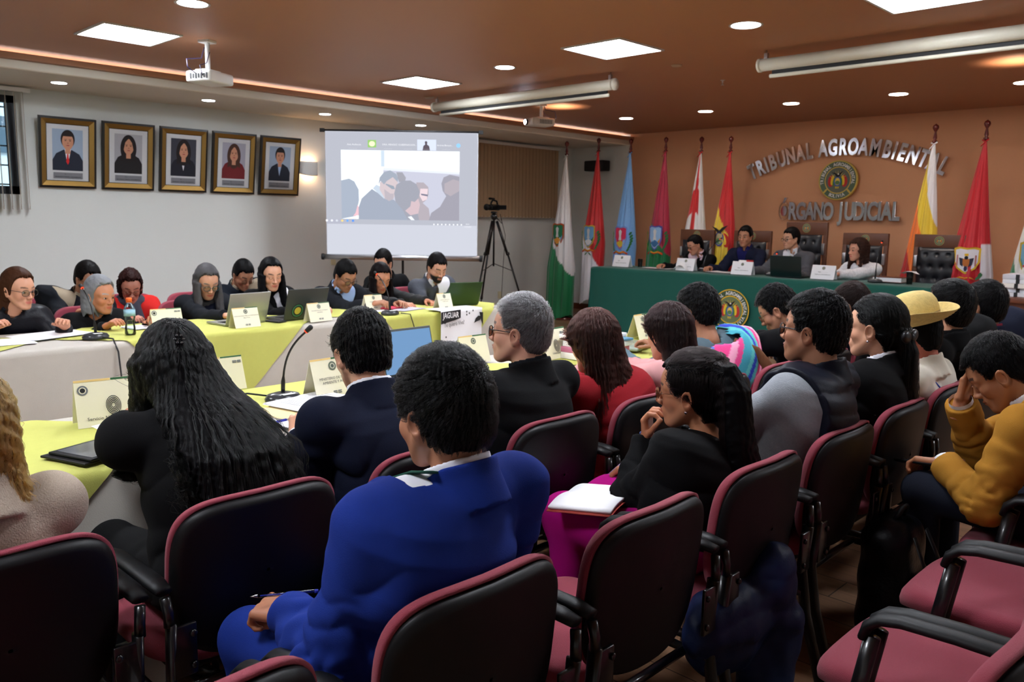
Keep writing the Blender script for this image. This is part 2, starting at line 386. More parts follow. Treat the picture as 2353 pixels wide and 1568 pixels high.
def projector(x,y,z,rz,lb,on):
    t=empty('projector',(x,y,z),rz,label=lb,cat='projector')
    G().box((0,0,0),(.30,.24,.09),bev=.02).build('body',m_plastw,t)
    g=G(); 
    for k in range(7): g.box((-.152,-.09+k*.026,.0),(.004,.014,.045-.01*(k%2)))
    g.build('ports',m_inkb,t)
    g=G()
    for k in range(8): g.box((-.1+k*.022,.121,.0),(.01,.004,.05))
    g.build('vent',m_ink,t)
    g=G(); g.tube([(.14,-.05,.0),(.175,-.05,.0)],.034,16); g.build('lens_ring',m_inkb,t)
    G().ell((.172,-.05,0),(.012,.03,.03)).build('lens',emis('projector beam lens',(225,235,255),60) if on else M('lens glass',(30,34,60),.05),t)
    G().tube([(-.02,0,.04),(-.02,0,HC-z)],.02,10).build('ceiling_pole',m_plastw,t)
    g=G(); g.box((-.02,0,.05),(.16,.12,.02)); g.box((-.02,0,HC-z-.01),(.1,.1,.02)); g.build('mount_plate',m_plastw,t)
    g=G(); g.tube([(-.15,.02,.02),(-.2,.05,.06),(-.16,.09,.13),(-.06,.03,.15),(-.03,.02,.24)],.005,6); g.tube([(-.15,-.05,.0),(-.19,-.06,.07),(-.1,-.05,.1),(-.02,-.02,.2)],.004,6)
    g.build('cable',M('violet cable',(60,44,80),.5),t); return t
projector(-6.62,3.24,2.62,math.radians(115),'white ceiling projector hanging on a short pole over the left table, lens dark',False)
projector(-7.0,7.62,2.70,math.radians(250),'switched-on ceiling projector with glowing lens near the rolled-up screen',True)
for x,y in ((-6.913,7.915),(-2.017,8.154)):   # added spots without fixtures, throwing two warm glow patches on the ceiling
    l=bpy.data.lights.new('added_glow_spot','SPOT'); l.energy=9; l.color=(1,.75,.55); l.spot_size=1.9; l.spot_blend=1; l.shadow_soft_size=.05
    o=bpy.data.objects.new('added_glow_spot',l); link(o); o.location=(x,y,2.62); o.rotation_euler=(PI,0,0)

# ------------------------------------------------------------------ tables
def drape(g, cx, cy, hx, hy, rot, rect, zt, n=56, lift=0., fold=.012, zmin=.01, fr=9., seed=0):
    """cloth of half size hx,hy turned by rot about its centre (cx,cy), laid over the table rect (x0,x1,y0,y1) at height zt"""
    x0,x1,y0,y1=rect; c,s=math.cos(rot),math.sin(rot)
    def fn(u,v):
        a,b=(u*2-1)*hx,(v*2-1)*hy; x=cx+a*c-b*s; y=cy+a*s+b*c; z=zt+lift; o=0
        dx=max(x0-x,0,x-x1); dy=max(y0-y,0,y-y1)
        if dx or dy:
            drop=dx if dx>dy else dy
            if dx>0 and dy>0: drop=math.hypot(dx,dy)
            r=.012; th=min(drop/r,PI/2); out=r*math.sin(th)+lift; z=zt+lift-r*(1-math.cos(th))-max(0,drop-r*PI/2)
            amp=fold*min(1,max(0,drop)/.35)
            if dx>0 and dy<=dx:
                wv=amp*(math.sin(fr*y+seed)+.5*math.sin(fr*2.3*y+1+seed)+1.0); x=(x1+out+wv) if x>x1 else (x0-out-wv)
                if dy>0: y=(y1 if y>y1 else y0)+math.copysign(out+wv, y-y0-.01)
            else:
                wv=amp*(math.sin(fr*x+seed)+.5*math.sin(fr*2.3*x+1)+1.0); y=(y1+out+wv) if y>y1 else (y0-out-wv)
                if dx>0: x=(x1 if x>x1 else x0)+math.copysign(out+wv, x-x0-.01)
        else: z+=.0012*math.sin(x*23+y*17+seed)
        return (x,y,max(z,zmin))
    g.grid(fn,n,n); return g
def table(name,rect,zt,lb,mat_cl,lbcl,clothname='tablecloth',fold=.012):
    x0,x1,y0,y1=rect; t=empty(name,((x0+x1)/2,(y0+y1)/2,0),label=lb,cat='table')
    G().box((0,0,zt-.018),(x1-x0-.004,y1-y0-.004,.028)).build('tabletop',m_wood,t)
    for sx in(-1,1):
        for sy in(-1,1): G().tube([(sx*((x1-x0)/2-.08),sy*((y1-y0)/2-.1),0),(sx*((x1-x0)/2-.08),sy*((y1-y0)/2-.1),zt-.03)],.018,8).build('leg',m_metalb,t)
    g=G(); L=y1-y0; Wd=x1-x0
    drape(g,(x0+x1)/2,(y0+y1)/2,Wd/2+zt-.01,L/2+zt-.01,0,rect,zt,n=90,lift=.003,fold=fold)
    tag(g.build(clothname,mat_cl),lbcl,'tablecloth')
RL=(-5.90,-5.15,-1.2,5.3); RM=(-3.34,-2.56,-1.2,4.95)
table('conference_table',RL,.75,'long table by the left wall under a white cloth and lime overlays',m_cloth,'white cloth draped to the floor over the long table by the left wall')
table('conference_table',RM,.75,'long near table under white cloth and lime overlays where the dark-haired woman writes',m_cloth,'white cloth draped over the near long table')
LC=[(RL,.62,'lime green overlay cloth at the far left end of the left table'),(RL,2.53,'lime green overlay cloth on the left table hanging as a triangle behind the tall microphone'),(RL,4.44,'lime green overlay cloth on the left table under the black and white printed cloth'),
    (RM,.30,'lime green overlay cloth on the near table beside the woman with very long black hair'),(RM,2.22,'lime green overlay cloth on the near table under the tall microphone'),(RM,4.18,'lime green overlay cloth at the far end of the near table')]
for i,(R,cy,lb) in enumerate(LC):
    g=G(); drape(g,(R[0]+R[1])/2,cy,.70,.70,PI/4,R,.75,n=70,lift=.009,fold=.012)
    tag(g.build('overlay_cloth',m_lime),lb,'tablecloth',group='lime overlay cloths')
RJ=(-7.0,-1.75,8.86,9.25) 
RJ=(-7.12,-2.75,8.87,9.6)
table('judges_table',RJ,.9,'long judges table under a dark green cloth before the terracotta wall',m_green,'dark green cloth draped to the floor over the judges table','judges_tablecloth',fold=.006)
# right hand desk
t=empty('wooden_desk',(-1.2,8.9,0),label='reddish wooden desk with paper stacks at the right end of the judges table',cat='desk')
g=G(); g.box((0,-.02,.86),(1.9,.7,.05),bev=.01); g.build('desktop',m_wood,t)
g=G(); g.box((0,-.3,.42),(1.8,.03,.83)); g.build('front_panel',m_wood,t)
for s in (-1,1): G().box((s*.9,0,.42),(.04,.6,.83)).build('side_panel',m_wood,t)
tag(G().box((-1.25,8.578,.68),(1.78,.006,.02)).build('green_tape',C_(110,200,70)),'bright green ribbon strip across the wooden desk front','ribbon')

# ------------------------------------------------------------------ auditorium chair (faces +x, origin on the floor under the backrest)
def rrect(w,h,r,n=6,bulge=.0):
    pts=[]
    for cx,cy,a in ((w/2-r,h/2-r,0),(-w/2+r,h/2-r,PI/2),(-w/2+r,-h/2+r,PI),(w/2-r,-h/2+r,3*PI/2)):
        for i in range(n+1):
            t=a+PI/2*i/n; pts.append((cx+r*math.cos(t), cy+r*math.sin(t)))
    return pts
def backshape(n=64):
    """half-width and shape of backrest outline in (y,z): rounded top, sagging convex bottom"""
    out=[]
    for i in range(n):
        a=2*PI*i/n; c,s=math.cos(a),math.sin(a); e=4.2 if s>0 else 2.9
        out.append((.235*math.copysign(abs(c)**(2/e),c), (.21 if s>0 else .215)*math.copysign(abs(s)**(2/e),s)))
    return out
BO=backshape()
def cushion_disc(outline, th, edge, curve, rings=7):
    """pillow-like slab over an outline: returns verts (x forward = thickness) and faces"""
    vs=[];fs=[];k=len(outline)
    prof=[]
    for i in range(rings+1): a=PI/2*i/rings; prof.append((1-edge*(1-math.cos(a)) if False else 1-edge*(1-math.sin(PI/2-a)), th*math.sin(a)))
    ins=[.8,.6,.4,.2,.08,.02]
    lv=[(0.97,0.)]+[(1-edge*(1-math.cos(a)), th*math.sin(a)) for a in [PI/2*i/5 for i in range(6)]]+[(q,th) for q in ins]
    for sc,x in lv:
        for y,z in outline:
            yy,zz=y*sc,z*sc; vs.append((x+curve*(yy/.235)**2, yy, zz))
    for i in range(len(lv)-1):
        for j in range(k): fs.append((i*k+j,(i+1)*k+j,(i+1)*k+(j+1)%k,i*k+(j+1)%k))
    fs.append(tuple((len(lv)-1)*k+j for j in reversed(range(k)))[::-1])
    return vs,fs
def make_chair():
    t=empty('auditorium_chair')
    T=Matrix.Translation((-.012,0,.635))@Matrix.Rotation(-.11,4,'Y')
    g=G(); g.T=T; vs,fs=cushion_disc([(y*1.0,z*1.0) for y,z in BO],.034,.07,.035); g.add(vs,fs); g.build('back_cushion',m_crim,t)
    g=G(); g.T=T; vs,fs=cushion_disc([(y*.985,z*.975-.004) for y,z in BO],.022,.09,-.035); g.add([(-x-.002,y,z) for x,y,z in vs],[f[::-1] for f in fs]); g.build('back_shell',m_black,t)
    # seat
    SO=[]
    for i in range(56):
        a=2*PI*i/56; c,s=math.cos(a),math.sin(a); e=4 if c>0 else 3.4
        SO.append((.235*math.copysign(abs(c)**(2/e),c), .24*math.copysign(abs(s)**(2/e),s)))
    g=G(); vs=[];lv=[(.93,-.012),(.99,.0),(1.0,.018),(.985,.034),(.94,.045),(.85,.05),(.55,.047),(.2,.044)]
    for sc,z in lv:
        for x,y in SO: vs.append((.29+x*sc, y*sc, .40+z-.035*max(0,(x*sc-.12)/.115)**2))
    k=56; fs=[(i*k+j,i*k+(j+1)%k,(i+1)*k+(j+1)%k,(i+1)*k+j) for i in range(len(lv)-1) for j in range(k)]
    fs+=[tuple(reversed(range(k))),tuple(range((len(lv)-1)*k,len(lv)*k))]
    g.add(vs,fs); g.build('seat_cushion',m_crim,t)
    g=G(); g.box((.28,0,.385),(.40,.40,.03),bev=.012); g.build('seat_shell',m_black,t)
    for s in(-1,1):
        # oval rear post / leg, front leg
        g=G(); g.tube([(-.13,s*.25,0),(-.045,s*.252,.28),(-.022,s*.252,.42),(-.034,s*.252,.575)],.019,12,flat=.62,up=(0,1,0)); g.build('leg',m_metalb,t)
        g=G(); g.tube([(.40,s*.262,0),(.385,s*.262,.2),(.355,s*.262,.45),(.33,s*.262,.60)],.019,12,flat=.62,up=(0,1,0)); g.build('leg',m_metalb,t)
        g=G(); pts=[(-.03,.655),(.02,.66),(.16,.66),(.27,.655),(.315,.645),(.342,.622),(.352,.59)]
        for i in range(len(pts)-1):
            pass
        g.tube([(x,s*.263,z) for x,z in pts],[.02,.025,.025,.025,.025,.024,.02],12,flat=.55,up=(0,0,1)); g.build('armrest',m_black,t)
        g=G(); g.tube([(-.036,s*.257,.57),(-.036,s*.257,.60),(-.03,s*.262,.64)],.013,8); g.box((-.04,s*.225,.50),(.012,.06,.13),bev=.004)
        for z in (.46,.54): g.ell((-.05,s*.205,z),(.005,.009,.009),8)
        g.build('bracket',m_metalb,t)
    g=G(); 
    for x in (.04,.36): g.tube([(x,-.25,.35),(x,.25,.35)],.013,8)
    for s in (-1,1): g.tube([(-.03,s*.25,.35),(.37,s*.255,.35)],.013,8)
    g.build('under_frame',m_metalb,t)
    return t
CH0=None
def chair(x,y,rz,lb,gr='crimson auditorium chairs with black shells'):
    global CH0
    o=make_chair() if CH0 is None else copy_tree(CH0)
    if CH0 is None: CH0=o
    o.location=(x,y,0); o.rotation_euler=(0,0,rz); tag(o,lb,'chair',gr); return o
for y,lb in ((.42,'crimson chair holding the blonde woman in the beige jacket'),(1.0,'crimson chair behind the woman with very long black hair'),(1.58,'crimson chair of the man in the navy suit'),(2.15,'crimson chair of the grey-haired man in the black coat'),(2.72,'crimson chair of the woman in the dark red top'),(3.28,'crimson chair of the woman in the pink blouse'),(3.85,'crimson chair behind the striped carrying cloth'),(4.43,'crimson chair of the black-suited man with glasses looking down'),(5.0,'crimson chair farthest along the table row')):
    chair(-1.86,y,PI,lb)
for y,lb in ((.46,'empty-looking crimson chair at the bottom edge beside the man in the bright blue suit'),(1.05,'crimson chair of the man in the bright blue suit'),(1.63,'empty crimson chair between the blue suit and the woman resting her chin'),(2.2,'crimson chair of the woman resting her chin, navy coat hung below'),(2.77,'crimson chair of the man in the quilted vest'),(3.34,'crimson chair of the woman with the black hair bow'),(3.91,'crimson chair of the man in the straw hat'),(4.48,'crimson chair of the man in black behind the straw hat'),(5.05,'crimson chair at the far end of the second row')):
    chair(-1.1,y,PI,lb)
for y,lb in ((1.57,'empty crimson chair of the last row at the bottom right corner'),(2.14,'empty crimson chair of the last row, second from the bottom right'),(2.72,'empty crimson chair of the last row next to the man in mustard'),(3.29,'crimson chair of the man in the mustard jacket')):
    chair(-.30,y,PI,lb)
for x,y,lb in ((-6.5,1.6,'crimson chair of the brown-haired woman at the left table'),(-6.5,2.15,'crimson chair of the grey-haired woman at the left table'),(-6.5,2.9,'crimson chair of the woman with long grey hair'),(-6.5,3.5,'crimson chair with a grey coat, woman with black bob in it'),(-6.5,4.05,'crimson chair of the man writing at the left table'),(-6.5,4.6,'crimson chair of the woman in the floral blouse'),(-6.5,5.15,'crimson chair of the bearded man'),
    (-7.3,2.05,'crimson chair behind the grey-haired woman'),(-7.3,2.75,'crimson chair of the woman in red by the wall'),(-7.15,3.25,'empty crimson chair beside the woman in red by the wall'),(-7.3,3.8,'crimson chair of the man in the dark suit by the wall')):
    chair(x,y,0,lb)
# ------------------------------------------------------------------ signed-distance modelling of people
f32=np.float32
def A3(p): return np.asarray(p,f32)
def smin(a,b,k):
    if k<=0: return np.minimum(a,b)
    h=np.clip(.5+.5*(b-a)/k,0,1); return b+(a-b)*h-k*h*(1-h)
def smin_a(a,b,k):
    h=np.clip(.5+.5*(b-a)/k,0,1); return b+(a-b)*h-k*h*(1-h)
def smax(a,b,k): return -smin(-a,-b,k)
def sph(P,c,r): return np.linalg.norm(P-A3(c),axis=-1)-r
def ell(P,c,r,R=None):
    q=P-A3(c)
    if R is not None: q=q@np.asarray(R,f32)
    r=A3(r); k0=np.linalg.norm(q/r,axis=-1); k1=np.linalg.norm(q/(r*r),axis=-1)
    return k0*(k0-1)/np.maximum(k1,1e-6)
def cap(P,a,b,ra,rb=None):
    rb=ra if rb is None else rb; a,b=A3(a),A3(b); ab=b-a; q=P-a
    t=np.clip((q@ab)/max(float(ab@ab),1e-9),0,1); return np.linalg.norm(q-t[...,None]*ab,axis=-1)-(ra+(rb-ra)*t)
def rbox(P,c,h,r,R=None):
    q=P-A3(c)
    if R is not None: q=q@np.asarray(R,f32)
    q=np.abs(q)-(A3(h)-r); return np.linalg.norm(np.maximum(q,0),axis=-1)+np.minimum(q.max(-1),0)-r
def sdf_mesh(fn, lo, hi, vx):
    """quads of the zero surface of fn over the box lo..hi"""
    lo=np.asarray(lo,float)-2*vx; hi=np.asarray(hi,float)+2*vx; n=np.ceil((hi-lo)/vx).astype(int)+1
    ax=[(lo[i]+np.arange(n[i])*vx).astype(f32) for i in range(3)]
    P=np.stack(np.meshgrid(*ax,indexing='ij'),-1).reshape(-1,3)
    D=np.empty(len(P),f32); 
    for i in range(0,len(P),400000): D[i:i+400000]=fn(P[i:i+400000])
    D=np.clip(D,-3*vx,3*vx)/vx; D=np.ascontiguousarray(D.reshape(n))
    gr=vdb.FloatGrid(3.0); gr.copyFromArray(D)
    pts,q=gr.convertToQuads(0.0)
    return (lo+np.asarray(pts)*vx).astype(f32), np.asarray(q)[:,::-1].astype(np.int32)
def rotz(a): c,s=math.cos(a),math.sin(a); return np.array([[c,-s,0],[s,c,0],[0,0,1]])
def roty(a): c,s=math.cos(a),math.sin(a); return np.array([[c,0,s],[0,1,0],[-s,0,c]])
def rotx(a): c,s=math.cos(a),math.sin(a); return np.array([[1,0,0],[0,c,-s],[0,s,c]])
def hn(P,f,seed=0):
    """cheap smooth wavy noise"""
    x,y,z=P[...,0]*f,P[...,1]*f,P[...,2]*f
    return (np.sin(x*1.3+y*2.1+seed)+np.sin(y*1.7-z*1.9+seed*2.1)+np.sin(z*2.3+x*1.1+seed*.7)+np.sin(x*3.1-z*2.7+y*.8+seed*1.3)*.5)/3.5

# ---- head: x forward, z up, origin between the eyes' height at head centre
def head_sdf(P, fem=False, open_=.0042, mouth=0., full=0.):
    X=P[...,0];Z=P[...,2]; S=np.stack([P[...,0],np.abs(P[...,1]),P[...,2]],-1)
    jw=.9 if fem else 1.0; jw*=1+full*.12
    d=ell(P,(-.018,0,.032),(.098,.076,.09))
    d=smin(d,ell(P,(.018,0,.03),(.074,.066,.066)),.02)
    d=smin(d,ell(P,(.03,0,-.04),(.055,.055*jw,.07)),.03)
    d=smin(d,cap(S,(-.0,.052*jw,-.045),(.058,.018,-.098),.021,.02),.028)
    d=smin(d,sph(P,(.073,0,-.1),.016 if fem else .019),.022)
    d=smin(d,ell(S,(.052,.042*jw,-.028),(.027,.021,.024)),.022)
    d=smin(d,cap(S,(.076,.012,.021),(.062,.047,.018),.011 if not fem else .009,.01),.018)
    d=smax(d,-sph(S,(.101,.032,-.002),.0175),.012)
    # eyelids
    lid=sph(S,(.072,.031,-.001),.0155); d=smin(d,lid,.006)
    slit=np.maximum(np.abs(Z+.0015+np.abs(S[...,1]-.031)*.1)-open_*np.sqrt(np.clip(1-((S[...,1]-.031)/.0125)**2,0,1)), np.abs(S[...,1]-.031)-.0125)
    d=np.where(X>.07, np.maximum(d,-slit) if open_>0 else d, d)
    # nose
    d=smin(d,cap(P,(.083,0,.012),(.104,0,-.03),.0065,.0085),.012)
    d=smin(d,ell(P,(.104,0,-.034),(.012,.0105,.0095)),.008)
    d=smin(d,ell(S,(.095,.012,-.037),(.011,.0075,.0085)),.007)
    d=smax(d,-sph(S,(.100,.007,-.0455),.0042),.003)
    # mouth
    d=smin(d,ell(P,(.078,0,-.066),(.018,.028,.022)),.014)
    up=cap(S,(.0965,.004,-.0615),(.084,.024,-.066),.0048,.0028); low=cap(S,(.0945,0,-.0705),(.084,.021,-.068),.0058,.003)
    d=smin(d,up,.004); d=smin(d,low,.004)
    d=smax(d,-cap(S,(.1015,0,-.0655),(.0875,.024,-.0665),.0016),.002)
    # ear
    ca,sa=math.cos(.25),math.sin(.25); q=S-A3((-.012,.076,-.012)); R=rotx(-.28)@rotz(.35)
    e=ell(q,(0,.004,0),(.021,.009,.033),R); e=smin(e,ell(q,(.004,.001,-.022),(.011,.008,.014),R),.006)
    e=smax(e,-ell(q,(.003,.0125,.003),(.0125,.008,.021),R),.004)
    d=smin(d,e,.006)
    # neck stump
    d=smin(d,cap(P,(-.03,0,-.04),(-.045,0,-.16),.056 if not fem else .047,.056 if not fem else .045),.02)
    return d
HEADS={}
def head_base(key, vx, fem, open_, full):
    k=(key,vx,fem,open_,full)
    if k not in HEADS:
        V,F=sdf_mesh(lambda P: head_sdf(P,fem,open_,0,full),(-.125,-.098,-.165),(.125,.098,.13),vx); HEADS[k]=(V,F)
    return HEADS[k]
def head_color(V,skin,lip,brow,beard,fem):
    C=np.tile(A3(skin),(len(V),1)); S=np.abs(V[:,1]); X=V[:,0]; Z=V[:,2]
    def mixin(w,c,a=1.): nonlocal C; w=(np.clip(w,0,1)*a)[:,None]; C=C*(1-w)+A3(c)*w
    mixin(np.exp(-(((S-.045)/.02)**2+((Z+.03)/.02)**2))*(X>.03),(skin[0]*1.08,skin[1]*.8,skin[2]*.78),.5)
    mixin(np.exp(-((S/.012)**2+((Z+.035)/.012)**2))*(X>.09),(skin[0]*1.05,skin[1]*.8,skin[2]*.75),.5)
    lipw=(1-np.clip((np.sqrt((S/.0255)**2+((Z+.0662)/.0105)**2)-.82)/.25,0,1))*(X>.07); mixin(lipw,lip)
    by=.0255+.0045*np.sin(np.clip((S-.012)/.04,0,1)*2.4)-.10*np.clip(S-.045,0,1)
    bw=(1-np.clip((np.abs(Z-by)-(.0028 if fem else .0040))/.002,0,1))*((S>.014)&(S<.052)&(X>.03)); mixin(bw,brow,.9)
    ew=(1-np.clip((np.abs(np.hypot((S-.031),(Z+.001)*1.6)-.0125)-.0016)/.0015,0,1))*((X>.06)); mixin(ew,(skin[0]*.35,skin[1]*.3,skin[2]*.3),.75 if fem else .5)
    if beard:
        b=np.clip((-.036-Z)/.012,0,1)*np.clip((X+.0)/.03,0,1)*(1-np.clip((.0-(np.abs(Z+.066)-.011))/.003,0,1)*(S<.024))*np.clip((S*1.0+(-.0-Z)-.036)/.012,0,1)
        b=np.maximum(b,np.exp(-((S/.026)**2+((Z+.053)/.005)**2))*(X>.08)); mixin(b,(.015,.011,.01),beard*(1-lipw*.9))
    return C
def hand_sdf_fn(curl,thumb,side,spread=.10,sc=1.):
    """wrist at origin, fingers along +x, back of hand +z, thumb towards +y*side"""
    ch=[]
    for i,(y,L) in enumerate(((.030,.068),(.010,.076),(-.011,.071),(-.030,.056))):
        c=curl[i] if isinstance(curl,(list,tuple)) else curl; p=np.array([.088,y,.0]); a=.12+c*.75; yaw=(y/.03)*spread*(1-c*.6); pts=[p]
        for j,fr in enumerate((.45,.30,.25)):
            d=np.array([math.cos(a)*math.cos(yaw),math.sin(yaw),-math.sin(a)]); p=p+d*L*fr; pts.append(p); a+=c*(1.05 if j==0 else .75)+.08
        ch.append(pts)
    th=[np.array([.022,.030,-.006])]; a=.75-thumb*.35; dn=.25+thumb*.5
    for j,L in enumerate((.040,.034,.027)):
        d=np.array([math.cos(a)*math.cos(dn),math.sin(a)*math.cos(dn),-math.sin(dn)]); th.append(th[-1]+d*L); a-=.3+.25*thumb; dn+=.1*thumb
    def fn(P):
        P=P/sc; S=P.copy(); S[...,1]*=side
        d=rbox(S,(.050,0,0),(.044,.039,.0135),.013)
        d=smin(d,ell(S,(.030,.022,-.008),(.030,.018,.014)),.01)
        d=smin(d,cap(S,(-.06,0,0),(.012,0,0),.024,.024),.018)
        for i,pts in enumerate(ch):
            r=(.0092,.0095,.0092,.0082)[i]; f=cap(S,pts[0],pts[1],r*1.04,r)
            f=smin(f,cap(S,pts[1],pts[2],r,r*.93),.003); f=smin(f,cap(S,pts[2],pts[3],r*.93,r*.78),.003); f=smin(f,sph(S,pts[0]+np.array([-.004,0,.004]),r*1.08),.004)
            d=smin(d,f,.005)
        f=cap(S,th[0],th[1],.0125,.0105); f=smin(f,cap(S,th[1],th[2],.0105,.0095),.004); f=smin(f,cap(S,th[2],th[3],.0098,.0082),.003)
        return smin(d,f,.008)*sc
    return fn
HANDS={}
def hand_base(curl,thumb,side,vx,sc):
    k=(tuple(curl) if isinstance(curl,(list,tuple)) else curl,thumb,side,vx,sc)
    if k not in HANDS: HANDS[k]=sdf_mesh(hand_sdf_fn(curl,thumb,side,sc=sc),(-.06*sc,-.10*sc,-.12*sc),(.175*sc,.10*sc,.03*sc),vx)
    return HANDS[k]
def ik(S,W,a,b,pole):
    S,W,pole=map(lambda q:np.asarray(q,float),(S,W,pole)); d=W-S; L=np.linalg.norm(d)
    if L>(a+b)*.995: W=S+d/L*(a+b)*.995; d=W-S; L=np.linalg.norm(d)
    u=d/L; x=(a*a-b*b+L*L)/(2*L); h=math.sqrt(max(a*a-x*x,1e-6)); p=pole-u*(pole@u); p/=max(np.linalg.norm(p),1e-6)
    return S+u*x+p*h, W
def frame_from(x,up):
    x=np.asarray(x,float); x=x/np.linalg.norm(x); up=np.asarray(up,float); z=up-x*(up@x); z/=max(np.linalg.norm(z),1e-6); y=np.cross(z,x); return np.stack([x,y,z],1)

m_skin=M('skin',(180,120,90),.5,attr=True,bump=(220,.06))
m_eye=M('eye white',(225,220,212),.15); m_iris=M('iris',(30,18,12),.1)
def fabric(name,col,sc=500,st=.25,rough=.92,var=None,sheen=.0): return M(name,col,rough,bump=(sc,st),var=var,sheen=sheen,spec=.18)
def m_hair(col,rough=.38):
    return M('hair %d %d %d'%tuple(col),tuple(c*.8 for c in s2l(col)),rough,bump=(90,.5,(1,1,.12)),spec=.08)
HAIRM={}
def m_strand(col):
    k=tuple(col)
    if k not in HAIRM:
        m=bpy.data.materials.new('hair strands %d %d %d'%k); m.use_nodes=True; nt=m.node_tree; nt.nodes.remove(nt.nodes['Principled BSDF'])
        h=nt.nodes.new('ShaderNodeBsdfHairPrincipled'); h.parametrization='COLOR'; h.inputs['Color'].default_value=(*[max(c*.8,.004) for c in s2l(col)],1)
        h.inputs['Roughness'].default_value=.28; h.inputs['Radial Roughness'].default_value=.35; h.inputs['IOR'].default_value=1.28
        nt.links.new(h.outputs[0],nt.nodes['Material Output'].inputs[0]); HAIRM[k]=m
    return HAIRM[k]
def strands(name,parent,sdf,roots,flow,nstep,ds,rad,mat,lift=.001,jit=.35,free=0.):
    """comb strands along flow(P) over the surface sdf=0"""
    n=len(roots); P=roots.astype(f32).copy(); out=[P.copy()]; off=(RNG.random(n).astype(f32))*lift; D=None; jv=RNG.normal(size=(n,3)).astype(f32)*jit
    e=.003; lens=RNG.uniform(.65,1.,n).astype(f32)
    for s in range(nstep):
        gx=np.stack([sdf(P+A3(v)*e)-sdf(P-A3(v)*e) for v in ((1,0,0),(0,1,0),(0,0,1))],-1); gx/=np.maximum(np.linalg.norm(gx,axis=-1,keepdims=True),1e-6)
        t=flow(P)+jv*.25; t=t-gx*(np.sum(t*gx,-1,keepdims=True))*(1-free); t/=np.maximum(np.linalg.norm(t,axis=-1,keepdims=True),1e-6)
        D=t if D is None else (D*.35+t*.65); P=P+D*(ds*lens[:,None])
        dd=sdf(P)-off*(1+s*.25*lift/.001*.05); P=P-gx*(dd*(1-free if free<1 else 0))[:,None]
        out.append(P.copy())
    pts=np.stack(out,1); k=nstep+1
    cd=bpy.data.hair_curves.new(name); cd.add_curves([k]*n)
    cd.attributes['position'].data.foreach_set('vector',pts.reshape(-1))
    ra=cd.attributes.get('radius') or cd.attributes.new('radius','FLOAT','POINT')
    rr=np.tile(rad*np.linspace(1,.45,k,dtype=f32),n); ra.data.foreach_set('value',rr)
    cd.materials.append(mat); o=bpy.data.objects.new(name,cd); link(o,parent); return o

def hair_fn(style, HM, hp, par):
    """returns sdf in person space. HM: 3x3 head rotation, hp: head position"""
    th=par.get('top',.012); line=par.get('line')
    if line is None: line=dict(short=[(-.12,-.075),(-.06,-.068),(-.035,-.03),(-.02,.0),(.0,.02),(.02,.002),(.035,.015),(.046,.055),(.07,.078),(.12,.10)],
              long=[(-.12,-.2),(-.02,-.2),(.0,-.12),(.02,-.02),(.04,.04),(.07,.078),(.12,.105)],
              back=[(-.12,-.085),(-.06,-.07),(-.03,-.035),(-.015,-.0),(.01,.02),(.03,.02),(.045,.052),(.07,.078),(.12,.10)])[style]
    lx=[a for a,b in line]; lz=[b for a,b in line]; R=HM.astype(f32); sd=par.get('seed',0); rough=par.get('rough',.002)
    falls=par.get('falls',[]); fringe=par.get('fringe'); side=par.get('side',0.)
    def fn(P):
        q=(P-A3(hp))@R
        d=ell(q,(-.020,0,.034),(.100+side,.078+side,.090+th)); d=smin(d,ell(q,(.016,0,.034),(.080+side*.5,.068+side,.070+th)),.02)
        d=smin(d,ell(q,(-.055,0,-.03),(.052+side,.058+side,.06)),.03)
        hl=np.interp(q[...,0],lx,lz).astype(f32)+.006*hn(q,55,sd)+.010*np.sin(q[...,1]*260+hn(q,60,sd)*4)*(q[...,0]>.035)+.016*np.exp(-((np.abs(q[...,1])-.052)/.016)**2)*(q[...,0]>.03); d=smax(d-.004,(hl-q[...,2])*.8,.006)
        if par.get('part') is not None:
            y0=par['part']; d=d+.006*np.exp(-((q[...,1]-y0)/.004)**2)*(q[...,0]>-.04)
        for f in falls:
            z=P[...,2]; zz=[a[2] for a in f][::-1]; ip=lambda k:np.interp(z,zz,[a[k] for a in f][::-1]).astype(f32)
            cx,cy,rx,ry=ip(0),ip(1),ip(3),ip(4)   # centre, radius depth(x), radius lateral(y)
            wv=1+.0*z
            e=(np.sqrt(((P[...,0]-cx)/rx)**2+((P[...,1]-cy)/ry)**2)-1)*np.minimum(rx,ry)
            e=np.maximum(e,np.maximum(zz[0]-z+.012*np.sin(P[...,1]*60+sd)+.01*np.sin(P[...,1]*143),z-zz[-1])); d=smin(d,e,par.get('fk',.03))
        if style in('long',) or falls:
            fc=ell(q,(.062,0,-.045),(.075,par.get('facew',.058),.115)); d=smax(d,-fc,.01); qq=P-A3(hp); d=smax(d,-cap(qq,(.085,0,-.07),(.085,0,-.50),par.get('nw',.062),par.get('nw',.062)),.01) if (par.get('hrel') or par.get('pitch',0)>14) else smax(d,-cap(q,(.075,0,-.06),(.075,0,-.40),.05,.055),.01)
        if par.get('ball'):
            for c,r in par['ball']: d=smin(d,ell(q,c,r),.012)
        ang=np.arctan2(q[...,1],q[...,0]+.02)
        d=d+rough*(np.sin(ang*46+hn(q,30,sd)*3)*.5+hn(q,85,sd)*.8+hn(q,190,sd)*.35)
        return d
    return fn
PERSONS=[]
